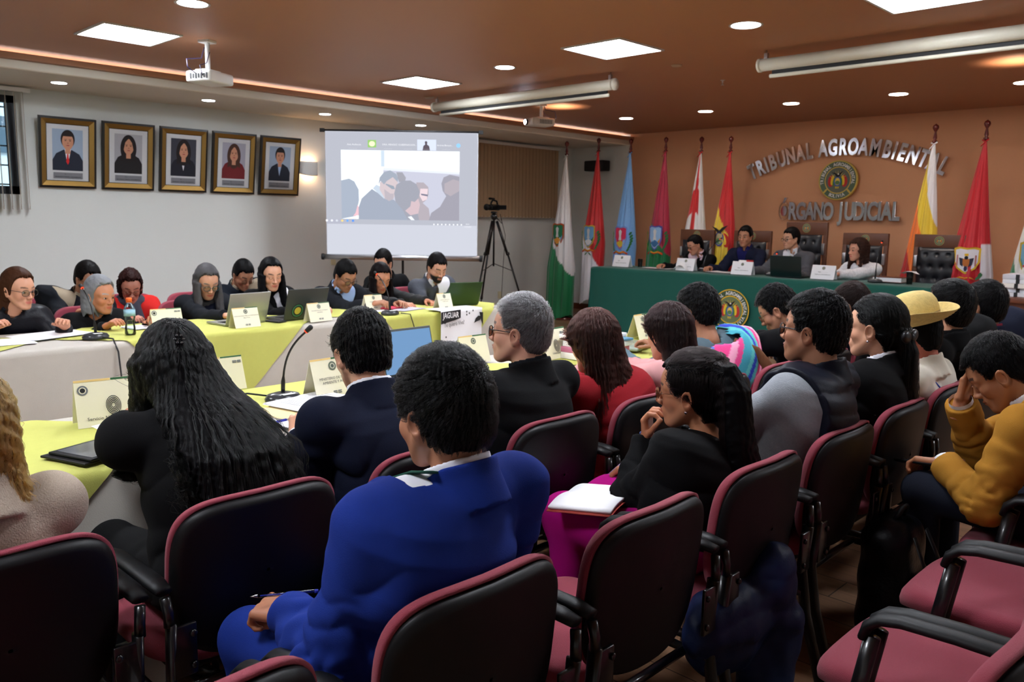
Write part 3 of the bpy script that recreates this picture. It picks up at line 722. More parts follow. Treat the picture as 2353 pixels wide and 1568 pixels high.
def person(label, pos, face, head, gaze, pitch=0, roll=0, fem=False, skin=(186,128,98), hair=None, hcol=(13,12,14), top=None, shirt=None,
           lh=None, rh=None, lp=None, rp=None, hands=True, legs=None, bulk=1., sw=None, near=1, vx=None, tie=None, beard=0, glasses=None, open_=.0042,
           full=0., curl=.55, thumb=.4, kn=None, collar='jacket', vest=None, back=.03, sc=1., vopen=.45, nstr=0, skirt=None, hcurl=None, handup=None, seat=.46, lean=0, bag=None, wr=1.,hext=.0,vback=0, earr=None, lapel=True):
    rz=math.radians(face); px,py=pos; root=empty('person',(px,py,0),rz,label=label,cat='person'); PERSONS.append(root)
    Rw=rotz(-rz)
    L=lambda p: None if p is None else Rw@(np.asarray(p,float)-np.array([px,py,0]))
    hp=L(head); HM=rotz(math.radians(gaze-face))@roty(math.radians(pitch))@rotx(math.radians(roll))
    vxh={1:.0026,2:.0036,3:.0050}[near]; vxb={1:.0068,2:.010,3:.0125}[near]; vxb=vx or vxb; vxd={1:.0026,2:.0036,3:.005}[near]
    sw=sw or (.150 if fem else .178); sw*=bulk**.5
    nb=hp+HM@np.array([-.048,0,-.125])*sc; nb=nb+np.array([-.006,0,-.028]); pel=np.array([.0,0,seat+.10])
    ch=nb-pel; Lt=np.linalg.norm(ch); dr=ch/Lt; lat=np.array([0,1,0.]); fwd=np.cross(lat,dr); fwd/=np.linalg.norm(fwd)
    if vback: pass
    bulge=-back
    tt=[-.25,-.1,.1,.35,.6,.8,.9,.97,1.06]
    RX=np.array([.10,.175,.172,.152,.165,.172,.150,.085,.05])*bulk*(.9 if fem else 1.); RY=np.array([.09,.125,.128,.118,.122,.112,.09,.066,.05])*bulk*(.93 if fem else 1.)
    RX[5:7]*=sw/.178/ (bulk*(.9 if fem else 1.)) *1.0 if True else 1
    if skirt: pass
    def tors(P,off=0.):
        q=P-A3(pel); t=(q@A3(dr))/Lt; tc=np.clip(t,0,1); cb=bulge*4*tc*(1-tc)*(.6 if fem else .8)
        u=q@A3(lat); v=q@A3(fwd)-cb; rx=np.interp(t,tt,RX).astype(f32)+off; ry=np.interp(t,tt,RY).astype(f32)+off
        e=((np.abs(u)/rx)**2.3+(np.abs(v)/ry)**2.3)**(1/2.3)-1; d=e*np.minimum(rx,ry)*.9
        d=np.maximum(d,(-.25-t)*Lt); d=smax(d,(t-1.0)*Lt,.03)
        return d,t,u,v
    sh={}
    for s,nm in ((1,'l'),(-1,'r')): sh[nm]=pel+dr*Lt*.87+lat*s*sw+fwd*(.0+.012)
    dl=L(lh) if lh is not None else np.array([.30,.10,.60]); dR=L(rh) if rh is not None else np.array([.30,-.10,.60])
    ua,fa=(.285*sc,.245*sc) if not fem else (.265*sc,.225*sc)
    arms={}
    for nm,W,pole in (('l',dl,lp),('r',dR,rp)):
        s=1 if nm=='l' else -1; pole=pole if pole is not None else (-.30,.28*s,-.9); E,W2=ik(sh[nm],W,ua,fa,pole); arms[nm]=(sh[nm],E,W2)
    ra,re,rw=(.052,.044,.034) if fem else (.058,.051,.040); ra*=bulk**.7; re*=bulk**.6
    def arm(P,nm,off=0.,fold=0.):
        S_,E,W=arms[nm]; d1=cap(P,S_,E,ra+off,re+off); d2=cap(P,E,W,re+off,rw+off)
        if fold:
            for (a,b,ph) in ((S_,E,1.),(E,W,2.)):
                ax=(b-a)/max(np.linalg.norm(b-a),1e-6); t=(P-A3(a))@A3(ax); f=(1.2-2.2*np.abs(np.sin(t*48+hn(P,24,ph)*1.9))**.7)*np.exp(-((t-(np.linalg.norm(b-a) if ph==1 else 0))/.13)**2)
                g_=np.sin(t*52+hn(P,14,ph)*3)*.55
                if ph==1: d1=d1+fold*(f+g_)
                else: d2=d2+fold*(f+g_)
        return smin(d1,d2,.022)
    lo0=np.minimum.reduce([pel-[.25,.30,.12],*[arms[k][i]-.09 for k in arms for i in range(3)]]); hi0=np.maximum.reduce([nb+.1,pel+[.25,.30,.1],*[arms[k][i]+.09 for k in arms for i in range(3)]])
    def trap(P,off=0.):
        b=nb-np.array([0,0,.0])-dr*.02; d=None
        for nm in 'lr':
            e=cap(P,b-dr*.025,arms[nm][0]-dr*.0,.058+off,ra*.92+off); d=e if d is None else np.minimum(d,e)
        return d
    # ---- body mesh (skin)
    VV=[];FF=[];CC=[];MI=[];nv=0
    sk=A3(s2l(skin)); 
    def addp(V,F,C=None,mi=0):
        nonlocal nv
        VV.append(V); FF.append(F+nv); nv+=len(V); CC.append(np.tile(sk,(len(V),1)) if C is None else C); MI.append(np.full(len(F),mi))
    HV,HF=head_base('h',vxh,fem,open_,full)
    lip=(sk[0]*.85,sk[1]*.45,sk[2]*.5) if fem else (sk[0]*.8,sk[1]*.58,sk[2]*.6)
    addp((HV*sc)@HM.T.astype(f32)+A3(hp),HF,head_color(HV,sk,lip,A3(s2l(hcol))*1.1+.004,beard,fem))
    nk=hp+HM@np.array([-.035,0,-.09])*sc
    fr=.055 if not fem else .046
    V,F=sdf_mesh(lambda P:smin(smin(cap(P,nk,nb,fr*sc,fr*1.06*sc),tors(P,-.022)[0],.03),np.minimum(arm(P,'l',-.019),arm(P,'r',-.019)),.01),np.minimum(lo0,nk-.1),np.maximum(hi0,nk+.08),.012 if near<3 else .016); addp(V,F)
    hdirs={}
    if hands:
        for nm in 'lr':
            S_,E,W=arms[nm]; s=1 if nm=='l' else -1
            hx=(W-E); hu=None
            hd=(handup or {}).get(nm)
            if hd: hx=np.asarray(hd[0],float); hu=np.asarray(hd[1],float)
            else: hx=hx/np.linalg.norm(hx)+np.array([0.1,-.1*s,-.05]); hu=np.array([0,.25*s,1.])
            Fm=frame_from(hx,hu); hc=(hcurl or {}).get(nm,(curl,thumb)); hs=sc*(.93 if fem else 1.02)
            V,F=hand_base(hc[0],hc[1],-s,vxd,hs); o=W-Fm[:,0]*(.0); hdirs[nm]=(W,Fm)
            addp(V@Fm.T.astype(f32)+A3(o),F,np.tile(sk*A3((.96,.9,.88)),(len(V),1)))
    eg=G()
    for s in(-1,1):
        c=np.array([.0705,.031*s,-.001]); gz=np.array([1,0,-.12 if open_>.003 else -.5]); gz/=np.linalg.norm(gz)
        for r,cc,mi in ((.0135,c,1),(.0076,c+gz*.0078,2)):
            u=np.linspace(0,PI,9); vv=np.linspace(0,2*PI,13)[:-1]; pts=np.array([[math.sin(a)*math.cos(b),math.sin(a)*math.sin(b),math.cos(a)] for a in u for b in vv])*r+cc
            Fq=np.array([[i*12+j,(i+1)*12+j,(i+1)*12+(j+1)%12,i*12+(j+1)%12] for i in range(8) for j in range(12)],np.int32)
            addp(((pts*sc)@HM.T+hp).astype(f32),Fq,np.tile(A3((.6,.6,.58)) if mi==1 else A3((.03,.015,.01)),(len(pts),1)),mi)
    body=arr_mesh('body',np.concatenate(VV),np.concatenate(FF),[m_skin,m_eye,m_iris],root,np.concatenate(CC),midx=np.concatenate(MI))
    # ---- top garment
    wl=.9 if fem else 1.
    seed=len(PERSONS)*1.7
    def garment(off,fold,sleeves=True,v=0.,coll=0,armhole=False,hemz=None,slf=1.,quilt=False,lap=False):
        def fn(P):
            d,t,u,vv=tors(P,off); d=smin(d,trap(P,off),.05)
            d=d+fold*1.1*(1.1-2.2*np.abs(np.sin(t*9+u*8*np.sign(seed%2-1)+hn(P,8,seed)*1.9))**.65)*np.exp(-((t-.38)/.3)**2)*(.4+.6*np.abs(np.clip(u/.12,-1,1)))+fold*.4*hn(P,22,seed)
            if quilt:
                zz=(t*Lt+ .012*hn(P,6,seed)+.03*np.abs(u)); d=d-.009*np.abs(np.sin(zz*PI/.062))**.6+.004
            if v>0:
                edge=np.clip(t-(1-v),0,1)*(.15 if not fem else .15)
                if lap: d=d-.007*np.clip(1-np.abs(np.abs(u)-edge-.022)/.022,0,1)**.35*(vv>0)*(t>1-v)*(t<.97)
                w=np.maximum(np.abs(u)-edge,.0-vv); d=np.maximum(d,-w)
            if sleeves:
                
                for nm in 'lr':
                    kk=.010+.050*np.exp(-(np.linalg.norm(P-A3(arms[nm][0]),axis=-1)/.10)**2); d=smin_a(d,arm(P,nm,off,fold*slf),kk)
                for nm in 'lr':
                    S_,E,W=arms[nm]; ax=(W-E)/np.linalg.norm(W-E); q=(P-A3(W))@A3(ax); near_=sph(P,W,.075)
                    d=np.where(near_<0,np.maximum(d,q+.004),d)
            elif armhole:
                for nm in 'lr':
                    S_,E,W=arms[nm]; ax=A3((lat*(1 if nm=='l' else -1))); d=np.maximum(d,((P-A3(S_))@ax)-.012)
            nkx=nb+(nk-nb)*.5; neckax=(nk-nb)/np.linalg.norm(nk-nb)
            q=P-A3(nb); tn=q@A3(neckax); rn=np.linalg.norm(q-tn[...,None]*A3(neckax),axis=-1); fw=q@A3(fwd)
            if coll:
                r0=fr*sc+.014+(.010 if coll>1 else 0); h=(.048 if coll>1 else .060) - .10*np.clip(fw,0,1)-(.0 if coll<2 else .35*np.clip(fw,0,1)); base=-.05
                ring=np.maximum(np.abs(rn-r0-.16*np.clip(-tn+.02,0,1))-(.0045 if coll==1 else .0065), np.maximum(tn-h, base-tn))
                if v>0 or coll==1: ring=np.maximum(ring,-(np.maximum(np.abs(q@A3(lat))-.014,-fw)))
                if coll>1: ring=np.maximum(ring,fw-.035)
                d=smin(d,ring,.008 if coll>1 else .004)
            d=np.maximum(d,-np.maximum(rn-fr*sc-.006,-tn-.03))
            return np.maximum(d,(pel[2]-.12)-P[...,2]) if hemz is None else np.maximum(d,hemz-P[...,2])
        V,F=sdf_mesh(fn,lo0-.02,hi0+[.03,.03,.08],vxb); return V,F
    if shirt is not None:
        V,F=garment(.004,.0012,False,.0,1) if collar!='none' else garment(.004,.0012,False,.0,0)
        arr_mesh('shirt',V,F,shirt,root)
        if collar!='none' and near<3:
            for nm in 'lr':
                S_,E,W=arms[nm]; ax=(W-E)/np.linalg.norm(W-E)
                if hands: G().tube([W-ax*.01,W+ax*.012],[rw+.002,rw+.0],16,caps=False).build('shirt_cuff',shirt,root)
    if tie is not None:
        g=G(); f0=nb+fwd*(fr+.020)-dr*.012; pts=[]
        def onfront(t):   # point on chest front surface
            tc=max(0,min(1,t)); cb=bulge*4*tc*(1-tc)*.8; return pel+dr*Lt*t+fwd*(cb+float(np.interp(t,tt,RY))+.012)
        ws=[(.985,.010),(.955,.017),(.93,.012),(.85,.019),(.7,.026),(.5,.034)]
        vs=[];
        for t,w_ in ws: p=onfront(t)+(fwd*.02 if t>.9 else fwd*0); vs+=[p-lat*w_,p+lat*w_+fwd*0,p+fwd*.006]
        for i in range(len(ws)-1):
            b=3*i; g.add([vs[b],vs[b+2],vs[b+5],vs[b+3],vs[b+1],vs[b+4]],[(0,3,2,1),(1,2,5,4)])
        g.build('tie',tie,root)
    if vest is not None:
        V,F=garment(.010,.003*wr,True,0,0); arr_mesh('sweater',V,F,top,root)
        V,F=garment(.030,.002,False,0,2,armhole=True,quilt=True); arr_mesh('quilted_vest',V,F,vest,root)
    elif top is not None:
        V,F=garment(.013,.0065*wr,True,vopen if collar=='jacket' else 0,2 if collar in('jacket','coat') else (1 if collar=='shirt' else 0),lap=(collar=='jacket' and lapel))
        arr_mesh('jacket' if collar in('jacket','coat') else 'blouse',V,F,top,root)
    # ---- legs
    if legs is not None:
        kn_=kn or [(.43,.13,.53),(.43,-.13,.53)]; ft=[(k[0]-.03,k[1],.09) for k in kn_]
        def lf(P):
            d=ell(P,(0.02,0,seat+.07),(.15,.17*bulk,.10))
            for k,f_ in zip(kn_,ft):
                y=math.copysign(.09,k[1]); e=cap(P,(.02,y,seat+.075),k,.088*bulk,.066*bulk**.5); e=smin(e,cap(P,k,f_,.064,.048),.03); e=e+.0025*np.sin(P[...,0]*60+hn(P,20,1)*3)*np.exp(-((P[...,0]-.08)/.12)**2)
                d=smin(d,e,.02 if not skirt else .09)
            if skirt: d=smin(d,rbox(P,(.28,0,seat+.06),(.2,.16,.07),.06),.05); 
            return d
        V,F=sdf_mesh(lf,(-.2,-.32,.05),(max(k[0] for k in kn_)+.1,.32,seat+.22),max(vxb,.009)); arr_mesh('skirt' if skirt else 'trousers',V,F,legs,root)
        for f_ in ft:
            g=G(); g.ell((f_[0]+.06,f_[1],.045),(.135,.048,.042),16); g.box((f_[0]+.06,f_[1],.012),(.25,.085,.02),bev=.008); g.build('shoe',M('black shoe leather',(18,17,18),.3),root)
    # ---- hair
    if hair:
        st=hair[0]; par=dict(hair[1]) if len(hair)>1 else {}; par.setdefault('seed',seed); par.setdefault('pitch',pitch)
        if 'falls' in par: par['falls']=[[tuple(np.append((hp+rotz(math.radians(gaze-face))@np.array([a[0],a[1],0]) if par.get('hrel') else hp+np.array([a[0],a[1],0]))[:2],[hp[2]+a[2],a[3],a[4]])) for a in f] for f in par['falls']]
        fn0=hair_fn(st,HM,hp,par); fnh=(lambda P:fn0((P-A3(hp))/sc+A3(hp))*sc) if sc!=1 and 'falls' not in par else fn0
        zmin=min([hp[2]-.13]+[f[-1][2]-.02 for f in par.get('falls',[])]); ext=par.get('ext',.14); xm=min([hp[0]-ext]+[a[0]-a[3]-.02 for f in par.get('falls',[]) for a in f]); ym=max([ext]+[abs(a[1]-hp[1])+a[4]+.02 for f in par.get('falls',[]) for a in f])
        V,F=sdf_mesh(fnh,(xm,hp[1]-ym,zmin),(hp[0]+ext,hp[1]+ym,hp[2]+.15),{1:.0034,2:.0045,3:.006}[near]*(1.25 if zmin<hp[2]-.3 else 1))
        hm=arr_mesh('hair',V,F,m_hair(hcol,par.get('gl',.5)),root)
        if nstr:
            rel=(V-A3(hp))@HM.astype(f32); z0=par.get('rootz',-.05); ok=(rel[:,2]>z0)&(rel[:,0]<par.get('rootx',.058 if (par.get('falls')) else .2))&(np.linalg.norm(rel,axis=1)<.16); R_=V[ok]
            idx=RNG.integers(0,len(R_),nstr); R_=R_[idx]+RNG.normal(size=(nstr,3))*.002
            if st=='long' or par.get('falls'):
                def flow(P):
                    q=(P-A3(hp)); 
                    if par.get('tie') is not None:
                        T=A3(hp)+A3(HM@np.array(par['tie'])); b=T-P; up=np.clip((P[...,2]-T[2]+.02)/.02,0,1)[...,None]; w_=np.clip(np.linalg.norm(b,axis=-1,keepdims=True)/.05,0,1)*up; return b/np.maximum(np.linalg.norm(b,axis=-1,keepdims=True),1e-5)*w_+A3((0,0,-1))*(1-w_)
                    o=np.tile(A3((0,0,-1)),(len(P),1)); y=q@A3(HM[:,1]); o=o+np.outer(np.sign(y-par.get('part_y',0.))*.35*np.exp(-np.abs(y)/.05),A3(HM[:,1])); return o.astype(f32)
                strands('strands',hm,fnh,R_,flow,par.get('ns',26),par.get('ds',.014),par.get('rad',.0005),m_strand(par.get('scol',hcol)),lift=.004,jit=.25)
            else:
                wh=A3(hp+HM@np.array(par.get('whorl',(-.07,.01,.09)))); fd=A3(HM[:,0]*par.get('fwd',.25)-np.array([0,0,.15]))
                def flow(P):
                    q=P-wh; q=q/np.maximum(np.linalg.norm(q,axis=-1,keepdims=True),1e-5)
                    return q+fd+A3(HM[:,1])*(hn(P,22,seed)*.4)[...,None]
                strands('strands',hm,fnh,R_,flow,7,par.get('ds',.0045),par.get('rad',.00045),m_strand(par.get('scol',hcol)),lift=par.get('lift',.004),jit=par.get('jit',.45))
    if glasses is not None:
        g=G(); gl=G()
        for s in(-1,1):
            c=np.array([.100,.033*s,-.004]); W2,H2=(.0245,.019)
            ring=[c+np.array([-.004*abs(math.cos(a))*(1 if math.cos(a)*s>0 else 0),W2*math.copysign(abs(math.cos(a))**.75,math.cos(a)),H2*math.copysign(abs(math.sin(a))**.75,math.sin(a))]) for a in np.linspace(0,2*PI,25)]
            g.tube([hp+HM@(p*sc) for p in ring],glasses[1],6,caps=False)
            gl.add([hp+HM@(p*sc) for p in ring[:-1]],[tuple(range(24))],False)
            g.tube([hp+HM@(np.array(p)*sc) for p in ((.096,.058*s,.004),(.06,.074*s,.006),(.0,.081*s,.004),(-.012,.082*s,-.012))],glasses[1],6)
        g.tube([hp+HM@(np.array(p)*sc) for p in ((.104,-.011,.003),(.107,0,.005),(.104,.011,.003))],glasses[1],6)
        go=g.build('glasses',glasses[0],root); gl.build('lens',m_glass,go)
    if earr:
        for s in(-1,1): G().ell(hp+HM@np.array([-.006,.086*s,-.048]),(.0055,.0055,.0055),10).build('earring',earr,root)
    return dict(root=root,tors=tors,trap=trap,arm=arm,hp=hp,HM=HM,arms=arms,nb=nb,pel=pel,dr=dr,fwd=fwd,lat=lat,Lt=Lt,hands=hdirs,W=lambda p:np.array([px,py,0])+rotz(rz)@np.asarray(p,float),fr=fr,RX=RX,RY=RY,tt=tt)
# ------------------------------------------------------------------ people
navy=fabric('navy suit cloth',(16,20,38),var=(20,.12)); blue=fabric('bright blue suit cloth',(22,44,122),var=(25,.1)); blackc=fabric('black cloth',(11,11,13)); whiteS=fabric('white shirt cloth',(228,228,234),900,.1)
dgrey=fabric('charcoal suit cloth',(24,26,31)); greyc=fabric('heather grey sweater',(138,142,148),300,.4,var=(120,.15)); redc=fabric('dark red knit',(130,22,30),350,.4); pink=fabric('dusty pink cloth',(205,150,150))
mustard=fabric('mustard jacket cloth',(164,114,40)); beige=M('beige herringbone tweed',(168,152,136),.9,bump=(260,.7),var=(240,.35,(1,3,1))); denim=fabric('dark denim',(24,27,38)); cream=fabric('cream knit',(222,216,200)); magenta=fabric('magenta cloth',(165,10,112))
lblue=fabric('pale blue shirt cloth',(160,186,228)); plum=fabric('wine cloth',(110,30,45)); taupe=fabric('taupe sweater',(150,136,116)); gcheck=M('grey checked suit cloth',(72,76,86),.85,bump=(300,.3),var=(70,.2)); scarlet=fabric('bright red jacket',(190,38,34)); gscarf=fabric('grey scarf',(70,72,84))
gray_h=(150,150,152); SK=(172,120,92); SKL=(205,152,122); SKM=(186,128,96)
g_dark=(M('dark glasses frame',(16,18,30),.25),.0017); g_thin=(M('bronze wire glasses',(120,80,60),.25,.8),.0011)
LONG=lambda L=.45,w=.11,x0=-.05,x1=-.10,d=.05: [[(-.03,0,.05,.07,.075),(x0-.02,0,-.10,d,w*.85),(x1,0,-L*.6,d*.8,w),(x1-.01,0,-L,d*.6,w*.8)]]
def sides(L,w=.035,off=.082,x=.0): return [[(x,s*off*.9,.0,.05,w*.9),(x+.01,s*off,-.10,.045,w),(x+.03,s*(off+.015),-L,.03,w*.8)] for s in(-1,1)]
P={}
LL=[(-.12,-.2),(-.03,-.2),(-.01,-.12),(.01,-.02),(.03,.045),(.055,.088),(.08,.105),(.12,.12)]
# --- row at the near table
P['blond']=person('person with wavy blonde hair in a beige herringbone jacket at the left picture edge',(-2.08,.40),180,(-2.02,.40,1.06),185,12,fem=True,skin=SKL,hair=('long',dict(top=.02,side=.012,rough=.006,falls=[[(-.03,0,.04,.07,.08),(-.07,0,-.10,.055,.095),(-.07,-.07,-.20,.055,.08),(-.06,-.10,-.28,.035,.05)]],scol=(176,128,70),ns=30,ds=.011,rad=.0007)),hcol=(112,78,42),top=beige,lh=(-2.5,.2,.74),rh=(-2.45,.5,.66),collar='coat',legs=denim,bulk=1.0,near=1,nstr=5000,wr=.8)
P['hair']=person('person with very long black hair in a black blazer leaning over the near table',(-2.10,1.0),180,(-2.34,1.00,1.07),168,42,roll=6,fem=True,skin=(190,130,105),
  hair=('long',dict(top=.02,side=.012,rough=.003,fk=.04,falls=[[(-.03,0,.06,.07,.085),(-.11,-.01,-.04,.075,.11),(-.21,-.02,-.10,.065,.13),(-.31,-.04,-.18,.05,.15),(-.37,-.07,-.32,.045,.15),(-.385,-.10,-.46,.035,.12),(-.37,-.12,-.56,.022,.07)],[(.0,.06,.03,.06,.05),(-.01,.075,-.1,.055,.045),(-.02,.075,-.24,.035,.035)]],part_y=.0,ns=54,ds=.0145,rad=.0006)),
  top=blackc,lh=(-2.80,1.02,.835),rh=(-2.80,1.25,.80),lp=(-.15,.5,-1.),collar='none',legs=blackc,bulk=1.08,near=1,nstr=9000,curl=.9,handup={'l':((.9,-.3,.1),(.2,.6,.8))})
P['navy']=person('person with short black hair in a navy suit beside the tall microphone',(-2.10,1.58),180,(-2.220,1.570,1.080),170,14,skin=SKL,hair=('short',dict(top=.02,side=.005,rough=.003,whorl=(-.06,.0,.1),fwd=.1)),top=navy,shirt=whiteS,lh=(-2.42,1.46,.78),rh=(-2.6,1.75,.80),legs=navy,bulk=1.1,near=1,nstr=7000,back=.05)
P['grey']=person('person with short grey hair and dark glasses in a black coat, head turned left',(-2.06,2.16),180,(-2.084,2.177,1.115),206,-2,skin=(212,158,132),hcol=(92,90,90),hair=('short',dict(top=.016,line=[(-.12,-.085),(-.06,-.075),(-.035,-.03),(-.02,.0),(.0,.02),(.02,.012),(.035,.02),(.05,.06),(.07,.088),(.12,.1)],scol=(105,104,106),rough=.003,fwd=.6,lift=.006)),top=blackc,shirt=dgrey,lh=(-2.5,1.95,.72),rh=(-2.6,2.3,.8),legs=denim,bulk=1.08,near=1,nstr=7000,glasses=g_dark,collar='coat')
P['red']=person('person with long brown hair in a dark red top at the near table',(-2.06,2.74),180,(-2.140,2.681,1.013),165,12,fem=True,skin=SKL,hcol=(52,30,26),hair=('long',dict(top=.02,side=.014,rough=.003,falls=[[(-.03,0,.06,.07,.085),(-.08,0,-.08,.065,.11),(-.13,-.04,-.25,.055,.15),(-.15,-.09,-.46,.035,.14)]],ns=36,ds=.013,rad=.0006)),top=redc,lh=(-2.6,2.55,.78),rh=(-2.6,2.85,.78),legs=plum,collar='none',bulk=1.15,near=1,nstr=6000)
P['pink']=person('person with dark brown hair in a dusty pink top beside the striped cloth',(-2.14,3.30),180,(-2.111,3.189,1.014),170,10,fem=True,skin=SKL,hcol=(36,24,24),hair=('long',dict(top=.02,side=.012,rough=.003,falls=[[(-.03,0,.06,.07,.08),(-.08,0,-.08,.06,.10),(-.10,0,-.25,.05,.115),(-.11,0,-.38,.03,.10)]],ns=30,ds=.013,rad=.0006)),top=pink,lh=(-2.6,3.1,.78),rh=(-2.6,3.4,.78),legs=denim,collar='none',near=2,nstr=4000)
P['aguayo']=person('person with short black hair carrying a pink and blue striped cloth on the back',(-2.20,3.85),180,(-2.300,3.740,1.058),182,10,skin=SK,hair=('short',dict(top=.024,side=.008,rough=.005)),top=fabric('teal grey cloth',(90,110,120)),lh=(-2.7,3.6,.8),rh=(-2.7,4.0,.8),legs=denim,collar='none',near=2,nstr=3500)
P['lookdown']=person('person in a black suit and thin glasses looking down beside the table seal',(-2.05,4.42),180,(-2.177,4.393,1.033),196,32,skin=SK,hair=('short',dict(top=.024,side=.004,rough=.005)),top=blackc,shirt=whiteS,lh=(-2.65,4.2,.8),rh=(-2.65,4.6,.8),legs=blackc,near=2,nstr=3500,glasses=g_thin,back=.07)
P['small']=person('person with short dark hair mostly hidden behind the man in the quilted vest',(-2.05,5.0),180,(-1.980,4.920,1.042),185,5,skin=SKL,hcol=(30,20,18),hair=('short',dict(top=.02)),top=navy,shirt=whiteS,lh=(-2.4,4.9,.7),rh=(-2.4,5.1,.7),legs=navy,near=2,nstr=2000)
# --- second row
P['blue']=person('person in a bright blue suit with short black hair, holding a pen',(-1.36,1.06),180,(-1.313,1.137,1.107),180,6,skin=(168,114,86),hcol=(10,9,10),hair=('short',dict(top=.020,side=.007,rough=.0022,whorl=(-.085,-.005,.075),fwd=.2,lift=.007,ds=.005)),top=blue,shirt=whiteS,lh=(-1.545,.90,.655),rh=(-1.56,1.22,.62),lp=(-.45,.42,-.9),rp=(-.5,-.35,-.9),legs=blue,bulk=1.18,near=1,vx=.005,nstr=14000,wr=1.3,full=1.,sw=.178,handup={'l':((.85,.25,-.12),(.1,.3,.95))},curl=1.15,thumb=.9,kn=[(.40,.15,.505),(.40,-.13,.50)])
P['chin']=person('person in black with glasses and ponytail resting chin on hand above magenta lap',(-1.34,2.16),180,(-1.383,2.237,0.992),197,4,roll=-4,fem=True,skin=(184,122,88),hcol=(11,10,12),
  hair=('back',dict(top=.010,side=.004,rough=.0022,ball=[((-.09,-.0,.062),(.036,.036,.034))],falls=[[(-.115,0,.10,.035,.035),(-.15,0,.03,.05,.05),(-.17,-.01,-.12,.045,.06),(-.19,-.06,-.30,.045,.085),(-.2,-.11,-.44,.03,.08)]],tie=(-.08,0,.085),ns=44,ds=.0125,rad=.0005,scol=(24,18,18))),
  top=blackc,lh=(-1.545,2.245,.80),rh=(-1.62,2.33,.655),lp=(.3,.45,-1),collar='none',legs=magenta,skirt=True,near=1,nstr=8000,glasses=g_thin,handup={'l':((-.05,.18,1.),(.9,.3,.1)),'r':((.9,.2,-.1),(0,-.2,1))},hcurl={'l':(.75,.6),'r':(.8,.8)},earr=m_chrome,open_=.0036,kn=[(.38,.12,.545),(.38,-.13,.555)])
P['vest']=person('person with black glasses in a quilted navy vest over a grey sweater',(-1.34,2.78),180,(-1.272,2.847,1.146),184,-2,skin=SK,hair=('short',dict(top=.020,side=.004,rough=.004)),top=greyc,vest=fabric('quilted navy nylon',(14,17,30),200,.15,.5),lh=(-1.75,2.6,.62),rh=(-1.75,2.95,.62),legs=denim,near=1,nstr=5000,bulk=1.08,glasses=(g_dark[0],.0021))
P['bow']=person('person in a black blazer with a black hair bow and pearl earring',(-1.33,3.34),180,(-1.265,3.405,1.109),182,2,fem=True,skin=SKL,hair=('back',dict(top=.010,side=.003,rough=.002,falls=[[(-.10,0,-.01,.035,.045),(-.14,-.0,-.08,.03,.035),(-.15,-.01,-.25,.03,.04),(-.16,-.02,-.40,.02,.03)]],tie=(-.10,0,-.02),ns=34,ds=.013)),top=blackc,shirt=whiteS,lh=(-1.7,3.2,.62),rh=(-1.7,3.5,.62),legs=blackc,near=1,nstr=4000,collar='coat',bulk=1.1,earr=m_chrome)
P['hat']=person('person in a straw hat and cream sweater with a blue lanyard',(-1.33,3.92),180,(-1.269,3.891,1.033),178,10,skin=(190,110,90),hair=('short',dict(top=.004)),top=cream,lh=(-1.7,3.8,.62),rh=(-1.7,4.05,.62),legs=denim,near=2,collar='shirt',bulk=1.05,wr=.6)
P['black2']=person('person with short black hair in a black coat behind the straw hat',(-1.33,4.47),180,(-1.257,4.284,1.134),163,-10,skin=SKL,hair=('short',dict(top=.016,side=.003)),top=blackc,shirt=blackc,lh=(-1.7,4.3,.62),rh=(-1.7,4.6,.62),legs=blackc,near=2,nstr=3500,collar='coat',bulk=1.08)
P['last']=person('person with cropped hair in a dark navy jacket ending the second row',(-1.33,5.06),180,(-1.256,4.860,1.105),166,-4,skin=SK,hair=('short',dict(top=.016)),top=navy,shirt=plum,lh=(-1.7,4.9,.62),rh=(-1.7,5.2,.62),legs=navy,near=2,nstr=2500,collar='coat',glasses=g_thin)
P['must']=person('person in a mustard jacket with bowed head, one hand covering the eyes',(-.50,3.30),180,(-0.765,3.250,1.010),190,38,skin=(168,112,78),hair=('short',dict(top=.018,side=.002,rough=.002,part=-.02,whorl=(-.05,-.03,.1),fwd=0)),top=mustard,shirt=whiteS,rh=(-.885,3.27,.885),lh=(-.90,3.19,.665),rp=(.4,-.3,-1),lp=(-.3,.5,-.8),legs=denim,near=1,nstr=5000,collar='coat',bulk=1.15,back=.08,handup={'r':((-.12,-.05,1.),(.95,.0,.2)),'l':((.9,-.1,-.1),(0,-.3,1))},hcurl={'r':(.3,.3),'l':(.7,.6)},open_=0,kn=[(.46,.12,.55),(.46,-.12,.56)])
